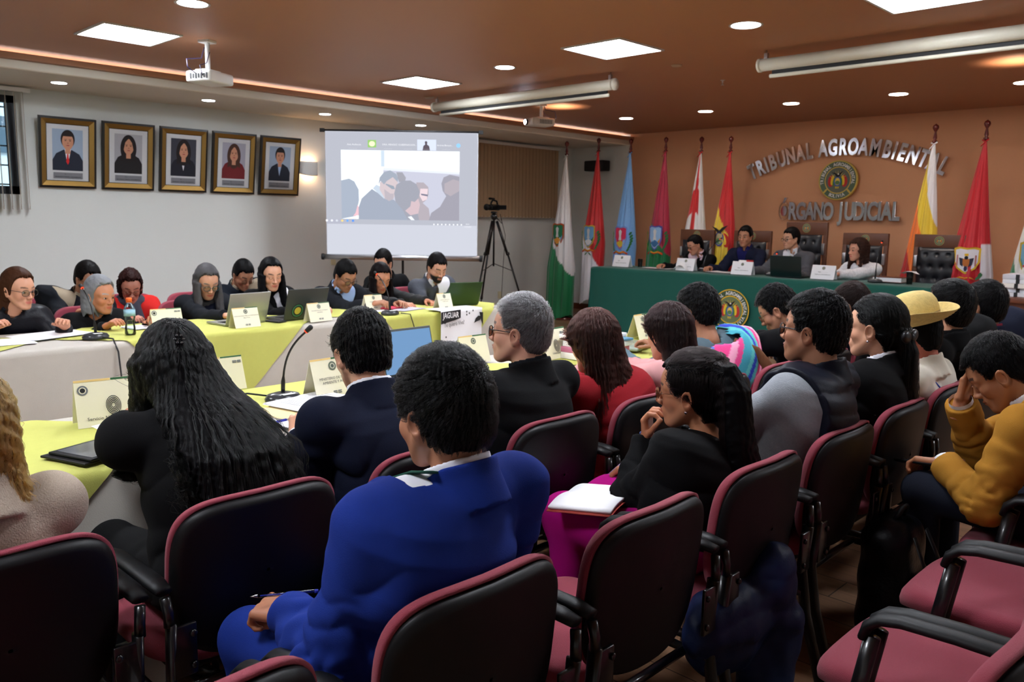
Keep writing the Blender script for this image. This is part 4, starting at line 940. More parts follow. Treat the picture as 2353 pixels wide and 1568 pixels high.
# --- far side of the left table
BGp=[
 ('brown-haired woman','person with brown hair and dark glasses in a black quilted coat',(-6.22,1.60),(-5.928,1.567,1.032),25,8,True,(205,148,120),('long',dict(top=.02,side=.006,fringe=1,facew=.068,hrel=True,line=LL,falls=[[(-.05,0,.05,.07,.085),(-.07,0,-.08,.05,.095),(-.08,0,-.18,.035,.09)]])),(70,42,28),fabric('black quilted nylon',(20,20,26),60,.5,.4),None,'coat',(-5.75,1.35,.80),(-5.7,1.75,.80),g_dark,0),
 ('grey bob','person with a grey bob in a black shawl at the left table',(-6.25,2.12),(-6.020,2.090,0.958),22,8,True,(190,126,92),('long',dict(top=.022,side=.006,facew=.068,hrel=True,line=LL,nw=.068,falls=[[(-.04,0,.05,.07,.095),(-.04,0,-.08,.07,.105),(-.04,0,-.13,.055,.095)]])),(138,140,144),blackc,None,'none',(-5.7,2.0,.78),(-5.7,2.3,.78),None,0),
 ('grey long','person with long grey hair and teal glasses typing at a silver laptop',(-6.28,2.92),(-6.080,2.890,1.013),-6,24,True,(205,150,122),('long',dict(top=.018,side=.006,facew=.068,hrel=True,line=LL,falls=[[(-.04,0,.05,.06,.085),(-.05,0,-.1,.045,.09),(-.06,0,-.2,.03,.08)],*sides(0.36,.03,.078,0.01)])),(84,82,84),dgrey,fabric('dark navy blouse',(28,32,48)),'jacket',(-5.72,2.85,.79),(-5.72,3.1,.79),(M('teal glasses frame',(30,70,80),.3),.002),0),
 ('black bob','person with straight black hair in black vest and white blouse behind a laptop',(-6.25,3.50),(-6.02,3.40,1.055),-10,14,True,(214,158,130),('long',dict(top=.016,side=.006,facew=.068,hrel=True,line=LL,falls=[[(-.04,0,.05,.06,.085),(-.05,0,-.1,.045,.09),(-.06,0,-.2,.03,.08)],*sides(0.26,.03,.078,0.01)])),(13,13,16),blackc,whiteS,'jacket',(-5.68,3.4,.79),(-5.68,3.65,.79),None,0),
 ('writing','person with glasses in a dark suit and pale blue shirt writing at the left table',(-6.22,4.12),(-5.95,4.06,1.02),0,30,False,SK,('short',dict(top=.024,side=.004)),(13,12,13),dgrey,lblue,'jacket',(-5.62,4.1,.81),(-5.62,4.35,.79),g_dark,0),
 ('floral','person with long dark hair in a black floral blouse writing at the left table',(-6.28,4.58),(-6.030,4.490,0.983),-12,26,True,(196,134,104),('long',dict(top=.018,side=.006,facew=.068,hrel=True,line=LL,falls=[[(-.04,0,.05,.06,.085),(-.05,0,-.1,.045,.09),(-.06,0,-.2,.03,.08)],*sides(0.36,.03,.078,0.01)])),(20,14,15),M('black floral cloth',(22,22,24),.8,var=(45,.9)),None,'none',(-5.66,4.45,.78),(-5.6,4.72,.79),None,0),
 ('beard','person with a full black beard in a grey checked suit and striped tie',(-6.18,5.12),(-5.850,5.000,1.066),-12,24,False,(210,156,130),('short',dict(top=.022,side=.004)),(18,16,18),gcheck,whiteS,'jacket',(-5.62,4.9,.79),(-5.62,5.15,.79),None,1),
 ('man back','person with glasses in a dark suit and beige shirt behind the grey-haired woman',(-7.05,2.15),(-6.900,2.310,1.008),15,20,False,SK,('short',dict(top=.024,side=.004)),(18,15,15),dgrey,taupe,'jacket',(-6.5,2.1,.80),(-6.6,2.4,.7),g_thin,0),
 ('red jacket','person with short auburn hair in a red jacket and grey scarf sitting by the wall',(-7.05,2.72),(-6.920,2.640,0.931),-15,24,True,(190,126,104),('long',dict(top=.03,side=.006,rough=.007,facew=.068,hrel=True,line=LL,nw=.066,falls=[[(-.04,0,.05,.07,.095),(-.05,0,-.05,.06,.095),(-.05,0,-.08,.045,.08)]])),(44,22,20),scarlet,None,'coat',(-6.6,2.5,.7),(-6.6,2.8,.7),g_thin,0),
 ('dark back','person with glasses in a dark suit and taupe sweater by the wall',(-7.05,3.75),(-6.900,3.620,0.990),0,30,False,SK,('short',dict(top=.026,side=.004)),(14,13,14),fabric('dark blue black suit',(22,27,36)),taupe,'jacket',(-6.6,3.6,.7),(-6.6,3.9,.7),g_thin,0),
 ('bending','person in a black jacket leaning behind the floral blouse, before the projection screen',(-6.85,5.12),(-6.700,5.020,1.067),-66,14,False,SKL,('short',dict(top=.026,side=.002)),(16,14,15),blackc,blackc,'coat',(-6.45,4.75,.93),(-6.45,5.4,.8),g_thin,0)]
for nm,lb,ps,hd,gz,pt,fm,sk_,hr,hc_,tp,sh_,cl,l_,r_,gl_,bd in BGp:
    P[nm]=person(lb,ps,0,hd,gz,pt,fem=fm,skin=sk_,hair=hr,hcol=hc_,top=tp,shirt=sh_,collar=cl,lh=r_,rh=l_,glasses=gl_,beard=bd,near=3,open_=.0022 if pt>12 else .0035,bulk=1.05,vopen=.52,tie=M('striped dark tie',(48,40,36),.6) if nm=='beard' else None,kn=None,seat=.46)
# --- judges
for nm,lb,ps,hd,gz,pt,fm,sk_,hr,tp,sh_,cl,l_,r_,gl_,ti in [
 ('j1','person with tied black hair and black blazer writing at the judges table',(-5.98,9.92),(-5.93,9.52,1.225),-118,22,True,(196,138,110),('back',dict(top=.012,falls=[[(-.10,0,.04,.05,.06),(-.13,0,-.1,.045,.07),(-.13,0,-.2,.03,.06)]])),blackc,fabric('pink striped blouse',(226,196,208)),'jacket',(-6.2,9.22,.95),(-5.85,9.25,.95),g_thin,None),
 ('j2','person in navy jacket and navy sweater at the judges table',(-5.30,9.92),(-5.26,9.62,1.35),-84,4,False,SK,('short',dict(top=.02,side=.006)),fabric('midnight suit',(26,30,50)),fabric('navy sweater',(30,30,84)),'jacket',(-5.55,9.3,.95),(-5.0,9.3,.95),None,None),
 ('j3','person in grey suit and green tie behind the laptop at the judges table',(-4.66,9.92),(-4.64,9.60,1.34),-112,4,False,SKL,('short',dict(top=.022,side=.005)),fabric('mid grey suit',(84,84,90)),whiteS,'jacket',(-4.95,9.25,.95),(-4.45,9.3,.95),g_dark,C_(120,150,60)),
 ('j4','person with wavy hair and checked white blouse at the judges table',(-3.80,9.92),(-3.80,9.55,1.235),-124,2,True,(206,148,122),('long',dict(top=.02,side=.012,rough=.006,facew=.06,hrel=True,falls=[[(-.04,0,.05,.06,.085),(-.05,0,-.1,.045,.09),(-.06,0,-.2,.03,.08)],*sides(0.32,.03,.078,0.01)])),M('white checked cloth',(222,222,226),.85,var=(60,.35)),None,'none',(-4.0,9.2,.96),(-3.9,9.15,.96),None,None)]:
    P[nm]=person(lb,ps,-90,hd,gz,pt,fem=fm,skin=sk_,hair=hr,hcol=(60,40,34) if nm=='j4' else (14,13,15),top=tp,shirt=sh_,collar=cl,lh=r_,rh=l_,glasses=gl_,near=3,tie=ti,vopen=.5,seat=.56,bulk=1.06,earr=None)
# ------------------------------------------------------------------ wall pictures, lamp, screen
m_fblk=M('black picture frame',(22,20,20),.35); m_mat=M('silver grey mount',(200,202,204),.45); m_plate=M('grey caption plate',(120,122,128),.5)
def face2d(a,cx,cy,s,skin,hair,longh,sm=0):
    if longh: a.ellip(cx,cy-.25*s,.78*s,1.35*s,hair,28)
    a.rect(cx-.22*s,cy-1.2*s,cx+.22*s,cy-.5*s,skin)
    a.ellip(cx,cy+.16*s,.62*s,.86*s,hair,26)
    a.ellip(cx+sm*.05*s,cy-.06*s,.5*s,.76*s,skin,26)
    if longh:
        a.poly([(cx-.62*s,cy-.1*s),(cx-.3*s,cy+.75*s),(cx+.02*s,cy+.78*s),(cx-.32*s,cy+.35*s),(cx-.46*s,cy-.3*s),(cx-.5*s,cy-1.4*s),(cx-.75*s,cy-1.5*s)],hair)
        a.poly([(cx+.62*s,cy-.1*s),(cx+.75*s,cy-1.5*s),(cx+.5*s,cy-1.4*s),(cx+.46*s,cy-.3*s),(cx+.32*s,cy+.35*s),(cx+.02*s,cy+.78*s),(cx+.3*s,cy+.75*s)],hair)
    else: a.ellip(cx,cy+.42*s,.54*s,.42*s,hair,24,a0=0,a1=PI)
    for q in(-1,1): a.ellip(cx+q*.2*s,cy+.02*s,.085*s,.04*s,C_(40,26,20),10); a.rect(cx+q*.2*s-.11*s,cy+.12*s,cx+q*.2*s+.11*s,cy+.155*s,C_(50,32,24))
    a.ellip(cx,cy-.2*s,.07*s,.05*s,C_(150,100,80),10); a.ellip(cx,cy-.42*s,.15*s,.05*s,C_(160,70,70),12)
PORT=[((150,168,190),(30,36,52),(192,36,36),False,'man in navy suit and red tie','framed portrait of a person in a navy suit and red tie'),
      ((165,165,172),(24,22,26),None,True,'','framed portrait of a long-haired person in a black blazer'),
      ((58,60,72),(24,26,38),(225,225,230),True,'','framed portrait of a dark-haired person in navy blazer on a dark background'),
      ((160,160,176),(110,28,34),None,True,'','framed portrait of a long-haired person in a dark red blouse'),
      ((150,166,188),(30,36,50),(160,185,220),False,'','framed portrait of a person in a dark suit and pale blue shirt')]
for i,(bgc,suit,inner,lh_,_,lb) in enumerate(PORT):
    yc=3.0+i*.605; t=empty('framed_portrait',(XL+.066,yc,2.135),label=lb,cat='picture',group='framed portraits on the left wall',rot=(0,math.radians(8.5),0))
    W_,H_=.545,.71; g=G()
    for (w0,w1,d0,d1,m) in ((.0,.022,.030,.034,m_fblk),(.022,.068,.034,.020,m_gold),(.068,.074,.022,.018,m_fblk)):
        g.mat(m)
        o_=[(-W_/2+w0,-H_/2+w0),(W_/2-w0,-H_/2+w0),(W_/2-w0,H_/2-w0),(-W_/2+w0,H_/2-w0)]; n_=[(-W_/2+w1,-H_/2+w1),(W_/2-w1,-H_/2+w1),(W_/2-w1,H_/2-w1),(-W_/2+w1,H_/2-w1)]
        g.add([(d0,a,b) for a,b in o_]+[(d1,a,b) for a,b in n_],[(k,(k+1)%4,4+(k+1)%4,4+k) for k in range(4)],False)
        if m is m_fblk and w0==0: g.add([(d0,a,b) for a,b in o_]+[(0,a,b) for a,b in o_],[((k+1)%4,k,4+k,4+(k+1)%4) for k in range(4)],False)
    g.build('frame',parent=t); G().box((.006,0,0),(.012,W_-.14,H_-.14)).build('mount',m_mat,t)
    a=Art((.0128,0,0),(0,1,0),(0,0,1)); x0,x1,z0,z1=-.145,.145,-.18,.235; bgm=C_(*bgc); sk_=C_(196,140,112); hr=C_(26,20,22) if i!=3 else C_(70,44,34)
    a.rect(x0,z0,x1,z1,bgm); sm=C_(*suit)
    a.poly([(x0,z0),(x1,z0),(x1,-.075),(.11,-.01),(.04,.03),(-.04,.03),(-.11,-.01),(x0,-.075)],sm)
    if inner: a.poly([(-.03,.035),(.03,.035),(.012,-.06),(0,-.12),(-.014,-.06)],C_(*(inner if not i==0 else (225,228,235))))
    else: a.poly([(-.028,.035),(.028,.035),(.01,-.03),(0,-.06),(-.01,-.03)],sk_)
    if i==0: a.poly([(-.008,.02),(.01,.02),(.004,.0),(.014,-.09),(0,-.12),(-.016,-.09),(-.004,.0)],C_(200,30,34))
    face2d(a,0,.12 if not lh_ else .11,.108,sk_,hr,lh_)
    a.rect(-.14,-.262,.14,-.2,m_plate)
    a.text(('Dra. ' if lh_ else 'Dr. ')+'- - - - -',0,-.222,.016,m_inkb); a.text('MAGISTRADO TRIBUNAL AGROAMBIENTAL',0,-.248,.0125,m_inkb,bold=.0004)
    a.build('portrait_print',t)
t=empty('wall_lamp',(XL,5.86,2.14),label='white curved wall lamp glowing up and down beside the projection screen',cat='wall lamp')
g=G(); g.grid(lambda u,v:(.09*math.sin(PI*u)+.01,.13*math.cos(PI*u),-.075+.15*v-.03*math.sin(PI*u)*(1-v)),20,6); g.build('shade',M('white plaster lamp',(215,215,212),.5),t,solid=.006)
for z,e in ((.05,14),(-.06,14)):
    G().lathe([(0,-.012),(.03,-.012),(.03,.012),(0,.012)],(.05,0,z),14).build('bulb',emis('warm bulb',(255,200,150),e*1.6),t)
# projection screen on a floor stand
TL=Vector((-8.20,5.335,2.50)); TR=Vector((-6.95,6.56,2.50)); ux=(TR-TL).normalized(); nrm=Vector((ux.y,-ux.x,0)); Wd=(TR-TL).length
t=empty('projection_screen',(TL+TR)/2*1+Vector((0,0,-2.5)),math.atan2(ux.y,ux.x),label='lowered projection screen showing a video meeting window, in front of the left wall corner',cat='projection screen')
# local: x along the screen, -y towards the viewer
hw=Wd/2; g=G(); g.box((0,0,1.785),(Wd-.02,.004,1.40)); g.build('screen_sheet',M('screen fabric',(205,207,212),.8),t)
G().tube([(-hw-.02,0,2.49),(hw+.02,0,2.49)],.012,8).build('top_bar',m_inkb,t)
g=G(); g.tube([(-hw-.03,0,1.07),(hw+.03,0,1.07)],.032,14); g.build('bottom_case',m_alu,t)
for s in(-1,1): G().tube([(s*(hw+.02),0,1.07),(s*(hw+.05),0,1.07)],.037,14).build('end_cap',m_inkb,t); G().box((s*(hw+.02),0,2.49),(.05,.03,.04)).build('corner_clip',m_inkb,t)
g=G(); g.tube([(0,.06,.0),(0,.06,2.49)],.014,8); g.tube([(-.4,.06,.02),(.4,.06,.02)],.014,8); g.tube([(0,-.1,.02),(0,.3,.02)],.014,8); g.tube([(0,.06,2.47),(0,0,2.49)],.01,6); g.build('stand_pole',m_metalb,t)
EM=lambda r,g_,b,k=1.: emis('lit %d %d %d'%(r,g_,b),(r,g_,b),SCR_E*k)
SCR_E=.40
a=Art((0,-.004,0),(1,0,0),(0,0,1),step=.0008)
sp=lambda X,Y:((X-890)/1740*(Wd-.02), 1.085+(1450-Y)/1400*1.40)
def spoly(pts,m): a.poly([sp(*p) for p in pts],m)
def srect(x0,y0,x1,y1,m): spoly([(x0,y1),(x1,y1),(x1,y0),(x0,y0)],m)
srect(25,50,1755,1440,EM(198,201,212)); srect(30,60,1750,1090,EM(178,181,192))
srect(200,260,1550,1030,EM(244,252,255,1.15)); srect(655,262,695,440,EM(200,215,230)); spoly([(680,450),(1550,495),(1550,1030),(680,1030)],EM(196,198,214)); spoly([(680,450),(1550,490),(1550,515),(680,480)],EM(225,230,240))
dk=EM(165,172,184); dk2=EM(140,146,160)
spoly([(200,600),(290,578),(350,610),(398,700),(400,820),(385,900),(360,1000),(200,1030)],EM(164,174,190)); spoly([(385,870),(398,900),(398,990),(330,1000),(360,960)],EM(232,190,200))
spoly([(550,690),(430,800),(395,900),(395,1035),(1000,1035),(900,900),(800,810),(700,790)],EM(158,166,182))
spoly([(560,685),(690,800),(700,760),(640,660),(600,640)],EM(196,208,222))
spoly([(640,620),(690,560),(790,550),(845,610),(840,690),(800,790),(750,820),(700,800),(640,700)],EM(206,192,196)); spoly([(625,640),(640,560),(690,500),(760,480),(830,520),(850,570),(845,610),(790,555),(720,600),(690,640),(650,600)],EM(160,168,182))
spoly([(690,690),(760,740),(800,740),(795,800),(745,825),(700,795)],EM(184,176,184)); spoly([(708,628),(800,655),(815,690),(780,690),(708,640)],EM(150,160,174))
spoly([(830,500),(900,500),(940,560),(930,600),(860,610)],EM(160,160,170))
spoly([(1060,610),(1140,610),(1195,660),(1198,740),(1180,800),(1130,840),(1200,900),(1220,1035),(1080,1035),(1040,800)],EM(176,168,176)); spoly([(1105,680),(1190,680),(1180,800),(1130,820),(1095,760)],EM(228,208,214)); spoly([(1110,735),(1190,745),(1188,765),(1115,752)],EM(120,120,140))
spoly([(830,640),(900,595),(990,590),(1060,630),(1100,720),(1080,800),(1060,880),(1090,1035),(960,1035),(900,920),(820,830),(805,740)],EM(158,160,172)); spoly([(1000,820),(1040,830),(1080,790),(1100,860),(1080,960),(990,980),(930,930),(990,880)],EM(206,184,190))
spoly([(960,1000),(1000,990),(1040,1035),(1000,1035)],EM(235,240,248))
spoly([(1345,620),(1370,550),(1440,520),(1550,540),(1550,1035),(1200,1035),(1230,950),(1330,880),(1400,760),(1360,700)],EM(158,156,168)); spoly([(1380,620),(1480,570),(1550,590),(1550,700),(1450,760),(1380,720)],EM(176,168,176))
srect(1070,135,1285,255,EM(214,222,240)); spoly([(1130,255),(1140,205),(1160,190),(1155,160),(1170,150),(1185,160),(1182,190),(1205,205),(1215,255)],EM(96,86,96)); srect(510,148,605,230,EM(150,200,110)); a.ellip(*sp(558,190),.035,.03,EM(236,240,200),16)
a.ellip(*sp(1537,196),.024,.024,EM(150,205,250),18)
mt=EM(240,242,246); 
for tx,x,y in (('Aula Audiencia',355,208),('DRA. MENDEZ',760,205),('GOBERNACION...',960,205),('Andrea Benson...',1385,205)): a.text(tx,*sp(x,y),.026,mt)
for x in (340,560,740,965,1180,1400): a.text('- - - - - - -',*sp(x,248),.022,mt)
srect(30,1035,360,1085,EM(176,178,192))
for k,(x,c) in enumerate(((30,(240,244,250)),(88,(230,232,240)),(145,(210,214,224)),(207,(236,214,140)),(267,(110,170,240)),(330,(90,150,240)))): a.ellip(*sp(x+4,1052),.014,.013,EM(*c),12)
for k in range(8): a.ellip(*sp(1262+k*45,1080),.009,.009,mt,10)
a.text('09:41',*sp(1650,1080),.02,mt); a.text('11/07/2023',*sp(1650,1108),.018,mt)
a.build('projected_picture',t)
# video camera on tripod
t=empty('video_camera_tripod',(-8.45,8.28,0),math.radians(-60),label='black video camera tripod standing by the tan blinds',cat='tripod')
for k,ang in enumerate((100,-20,220)):
    c,s=math.cos(math.radians(ang)),math.sin(math.radians(ang)); leg=empty
    g=G(); g.tube([(c*.04,s*.04,1.50),(c*.20,s*.20,1.02)],.020,8); g.tube([(c*.20,s*.20,1.04),(c*.42,s*.42,.35)],.014,8); g.tube([(c*.41,s*.41,.37),(c*.53,s*.53,.0)],.010,8)
    g.tube([(c*.2,s*.2,1.06),(c*.21,s*.21,1.02)],.024,8); g.tube([(c*.40,s*.40,.40),(c*.42,s*.42,.35)],.02,8); g.build('leg',m_metalb,t)
g=G(); g.tube([(0,0,.86),(0,0,1.58)],.014,8); 
for ang in (100,-20,220):
    c,s=math.cos(math.radians(ang)),math.sin(math.radians(ang)); g.tube([(0,0,.9),(c*.27,s*.27,.8)],.005,6)
g.build('centre_column',m_metalb,t)
g=G(); g.ell((0,0,1.56),(.05,.05,.05),12); g.box((0,0,1.62),(.09,.07,.03),bev=.006); g.tube([(0,0,1.58),(-.2,.06,1.47)],.007,6); g.build('fluid_head',m_metalb,t)
t=empty('video_camera',(-8.45,8.28,1.64),math.radians(-80),label='black camcorder with flip-out screen on the tripod',cat='video camera')
G().box((0,0,.05),(.20,.08,.085),bev=.02).build('body',m_black,t); g=G(); g.tube([(.1,0,.05),(.17,0,.05)],.038,14); g.tube([(.17,0,.05),(.19,0,.05)],.045,14); g.build('lens',m_black,t)
g=G(); g.tube([(-.08,0,.09),(-.06,0,.14),(.04,0,.15),(.08,0,.10)],.012,8); g.tube([(.0,0,.17),(.12,0,.17)],.014,8); g.build('top_handle',m_black,t)
g=G().mat(m_black); g.box((-.02,.12,.05),(.012,.15,.06)); g.mat(M('pale display',(210,214,205),.4)); g.box((-.03,.12,.05),(.006,.12,.048)); g.build('flip_screen',parent=t)
tag(G().tube([(-8.40,8.35,1.6),(-8.36,8.42,1.3),(-8.38,8.40,.8),(-8.42,8.42,.4),(-8.45,8.5,.01),(-8.9,9.1,.01)],.004,6).build('power_cable',m_inkb),'thin black cable hanging down beside the camera tripod','cable')
t=empty('loudspeaker',(-8.72,10.93,2.42),0,label='small black loudspeaker mounted high in the corner beside the red flag',cat='speaker')
G().box((0,-.02,0),(.40,.2,.17),bev=.02).build('cabinet',m_black,t); G().box((0,-.122,0),(.37,.008,.14)).build('grille',m_inkb,t); G().box((0,.11,0),(.06,.12,.06)).build('bracket',m_metalb,t)
def socket(x,y,z,rz,lb): tag(G().box((0,0,0),(.012,.075,.115),bev=.004).build('wall_socket',M('ivory socket',(214,206,170),.4)),lb,'wall socket').location=(x,y,z)
socket(XL+.007,6.22,.95,0,'ivory wall socket under the projection screen'); socket(XL+.007,9.35,.32,0,'ivory wall socket low on the wall behind the tripod')

# ------------------------------------------------------------------ seal and lettering
m_sgold=M('seal gold',(206,178,84),.45); m_sgreen=M('seal green',(84,104,84),.6); m_sin=M('seal olive',(98,104,92),.6); m_swh=M('seal white',(225,225,225),.6)
def seal(a,cx,cy,r,txt=True,bright=False):
    gold=m_sgold if not bright else C_(222,178,40); gr=m_sgreen if not bright else C_(60,84,60); inn=m_sin if not bright else C_(110,124,84)
    a.ellip(cx,cy,r,r,gold,48); a.ellip(cx,cy,r*.95,r*.95,gr,48)
    a.ellip(cx,cy,r*.69,r*.69,gold,40); a.ellip(cx,cy,r*.64,r*.64,inn,40)
    for s in(-1,1):
        a.ellip(cx+s*r*.34,cy-.04*r,r*.17,r*.30,C_(190,50,50),16,rot=s*.12); a.ellip(cx+s*r*.27,cy-.0*r,r*.09,r*.26,C_(232,196,50),14,rot=s*.12); a.ellip(cx+s*r*.2,cy-.08*r,r*.05,r*.22,C_(60,130,70),12,rot=s*.1)
    for k in range(9):
        an=PI*.15+PI*.7*k/8; c,s=math.cos(an),math.sin(an); a.poly([(cx+c*r*.3-s*r*.02,cy+s*r*.3+c*r*.02),(cx+c*r*.3+s*r*.02,cy+s*r*.3-c*r*.02),(cx+c*r*.52,cy+s*r*.52)],gold)
    a.ellip(cx,cy-.06*r,r*.19,r*.25,C_(70,100,170),20); a.ellip(cx,cy-.06*r,r*.135,r*.19,C_(214,190,110),18); a.ellip(cx,cy-.12*r,r*.12,r*.1,C_(90,130,80),14); a.ellip(cx,cy+.03*r,r*.05,r*.05,C_(240,210,60),10)
    bk=C_(30,32,34)
    a.poly([(cx-.34*r,cy+.42*r),(cx-.1*r,cy+.36*r),(cx+.0*r,cy+.26*r),(cx+.1*r,cy+.38*r),(cx+.3*r,cy+.46*r),(cx+.16*r,cy+.3*r),(cx+.06*r,cy+.16*r),(cx-.05*r,cy+.16*r),(cx-.14*r,cy+.27*r)],bk); a.ellip(cx+.03*r,cy+.31*r,.04*r,.04*r,C_(225,225,225),8)
    for s in(-.07,.0,.07): a.rect(cx+s*r-.02*r,cy-.42*r,cx+s*r+.02*r,cy-.32*r,C_(230,196,60))
    if txt:
        a.arc_text('TRIBUNAL AGROAMBIENTAL',cx,cy,r*.735,r*.235,m_swh,PI*1.06,-PI*.06,sx=.86,bold=r*.006)
        if not bright: a.arc_text('BOLIVIA',cx,cy,r*.885,r*.235,m_swh,PI*1.36,PI*1.64,sx=.86,bold=r*.006,inside=True)
        else: a.arc_text('DE BOLIVIA',cx,cy,r*.735+r*.15,r*.235,m_swh,PI*1.42,PI*1.86,sx=.86,bold=r*.006,inside=True)
        if not bright:
            for s in(-1,1): a.ellip(cx+s*r*.62,cy-r*.56,r*.05,r*.18,gold,12,rot=-s*(-.75))
t=empty('wall_seal',(-4.715,YF,2.105),label='round green and gold seal with eagle crest on the terracotta wall',cat='seal')
G().lathe([(0,.0),(.26,.0),(.262,.05),(0,.05)],(0,-.04,0),48,Matrix.Rotation(PI/2,3,'X')).build('disc',m_sgold,t)
a=Art((0,-.092,0),(1,0,0),(0,0,1),step=.0004); seal(a,0,0,.258); a.build('emblem_face',t)
t=empty('wall_lettering',(0,YF-.06,0),label='arched chrome lettering TRIBUNAL AGROAMBIENTAL above the wall seal',cat='wall sign')
def cumw(s):
    o=[0.]
    for c in s: o.append(o[-1]+{'I':.42,' ':.5,'J':.8,'L':.85,'M':1.25,'N':1.05,'T':.95}.get(c,1.))
    return o
s='TRIBUNAL AGROAMBIENTAL'; CW=cumw(s); Rr=2.86; zc=2.44-Rr; A0=math.asin(1.25/Rr)
for i,ch in enumerate(s):
    if ch==' ': continue
    an=-A0*1.03+2.06*A0*((CW[i]+CW[i+1])/2)/CW[-1]; cx_,cz_=-4.70+Rr*math.sin(an),zc+Rr*math.cos(an)
    u_=Vector((math.cos(an),0,-math.sin(an))); v_=Vector((math.sin(an),0,math.cos(an)))
    text_obj('letter',ch,.295,m_chrome,t,(cx_,0,cz_),u_,v_,ext=.016,bold=.010,sx=.60,bevel=.003)
t=empty('wall_lettering',(0,YF-.06,0),label='straight chrome lettering \u00d3RGANO JUDICIAL below the wall seal',cat='wall sign')
s='\u00d3RGANO JUDICIAL'; CW=cumw(s)
for i,ch in enumerate(s):
    if ch==' ': continue
    xx=[-5.47,-5.345,-5.215,-5.08,-4.945,-4.81,-4.7,-4.64,-4.51,-4.37,-4.255,-4.175,-4.07,-3.985,-3.88] if False else None
    x_=-5.52+1.63*((CW[i]+CW[i+1])/2)/CW[-1]; text_obj('letter',ch,.32,m_chrome,t,(x_,0,1.59),(1,0,0),(0,0,1),ext=.016,bold=.011,sx=.60,bevel=.003)
a=Art((-4.955,8.80,.50),(1,0,0),(0,0,1),step=.0005); seal(a,0,0,.245,True,True)
tag(a.build('table_emblem'),'round yellow-ringed seal fixed on the dark green cloth of the judges table','seal')

# ------------------------------------------------------------------ flags
m_flag=M('flag satin',(200,200,200),.42,attr=True,sheen=.3); m_pole=M('varnished red wood',(92,26,22),.25,coat=.3)
FI=[0]
def flag(x,y,ztop,zbot,colf,lb,crest=None,wmax=.2,lean=.0,sc=1.,cz=1.28):
    FI[0]+=1; sd=FI[0]*1.9; t=empty('flag',(x,y,0),label=lb,cat='flag',group='ceremonial flags on poles')
    g=G().tube([(0,0,0.02),(0,0,ztop-.2)],.014,10).build('pole',m_pole,t)
    G().lathe([(0,0),(.16,0),(.16,.02),(.05,.05),(.02,.10),(0,.1)],n=20).build('stand',m_pole,t)
    zf=ztop-.2; G().lathe([(0,zf),(.024,zf),(.03,zf+.02),(.014,zf+.03),(.022,zf+.055),(.011,zf+.12),(.018,zf+.135),(.03,zf+.155),(.034,zf+.175),(.026,zf+.195),(.01,zf+.205),(0,zf+.215)],n=14).build('finial',m_pole,t)
    zt=ztop-.22
    def dims(h): w_=min(wmax,.014+.135*h*sc+.02*h*h*0); return w_,w_*.62
    def surf(th,h):
        w_,d_=dims(h); pl=1+.13*min(1,h/.4)*math.sin(th*9+sd+.6*math.sin(h*2+sd))+.06*math.sin(th*17+sd*2)*min(1,h/.5); cx_=-.03*h+lean*h
        return cx_+w_*math.cos(th)*(1+.04*math.sin(h*3+sd)), -.01+d_*pl*math.sin(th), zt-h
    H=zt-zbot; nu,nv=110,120; V=[];C=[]
    for i in range(nu+1):
        h=H*i/nu
        for j in range(nv):
            th=2*PI*j/nv; xx,yy,zz=surf(th,h); hz=.05*math.sin(th*2+sd)*max(0,(i/nu-.9)*10); V.append((xx,yy,zz+hz if i>nu*.9 else zz)); C.append(s2l(colf(math.cos(th),h)))
    F=[(i*nv+j,(i+1)*nv+j,(i+1)*nv+(j+1)%nv,i*nv+(j+1)%nv) for i in range(nu) for j in range(nv)]
    arr_mesh('cloth',V,np.array(F)[:,::-1],m_flag,t,np.array(C))
    tc=colf(0,.02); g=G(); g.tube([(-.03,-.02,zt+.02),(0,-.025,zt),(.035,-.02,zt+.025)],.008,6); g.tube([(0,-.02,zt),(-.04,-.03,zt-.05)],.006,6); g.build('tie_ribbon',C_(*tc),t)
    if crest:
        a=Art((0,0,0),(1,0,0),(0,0,1),step=.0); crest(a); ks=1.0 if wmax>.23 and cz<1.2 else 1.45; a.g.v=[(v[0]*ks,v[1],v[2]*ks) for v in a.g.v]
        h0=zt-cz; w_,d_=dims(h0); cx_=-.03*h0; a.g.v=[(cx_+v[0], -d_*1.12*math.sqrt(max(.1,1-min(.95,(v[0]/(w_*1.1))**2)))-.018, cz+v[2]) for v in a.g.v]
        # tiny steps so that layers do not fight
        k=0; vv=a.g.v[:]; 
        for fi,f in enumerate(a.g.f):
            for q in f: vv[q]=(vv[q][0],vv[q][1]-.0004*fi,vv[q][2])
        a.g.v=vv; a.build('crest',t)
    return t
def shield(a,w,h,m,cy=0,k=0):
    pts=[(-w,h*.9),(-w*.6,h),(0,h*.92),(w*.6,h),(w,h*.9),(w*.98,-h*.1),(w*.7,-h*.6),(w*.25,-h*.88),(0,-h),(-w*.25,-h*.88),(-w*.7,-h*.6),(-w*.98,-h*.1)]; a.poly([(x,y+cy) for x,y in pts],m)
def laurel(a,s,x,y0,y1,m,n=7,r=.016):
    for k in range(n):
        f=k/(n-1); a.ellip(s*(x+.03*math.sin(f*2.4)),y0+(y1-y0)*f,r*.6,r*1.3,m,8,rot=-s*(.5))
def ribbon(a,y,w=.09):
    for s in(-1,1): a.poly([(0,y),(s*w*.5,y+.016),(s*w,y-.006),(s*w,y-.026),(s*w*.5,y-.006),(0,y-.02)],C_(200,60,30)); a.poly([(0,y),(s*w*.45,y+.01),(s*w*.9,y-.008),(s*w*.45,y+.0),(0,y-.008)],C_(230,190,50)); a.poly([(0,y-.02),(s*w*.3,y-.03),(s*w*.5,y-.055),(s*w*.3,y-.05)],C_(40,120,60))
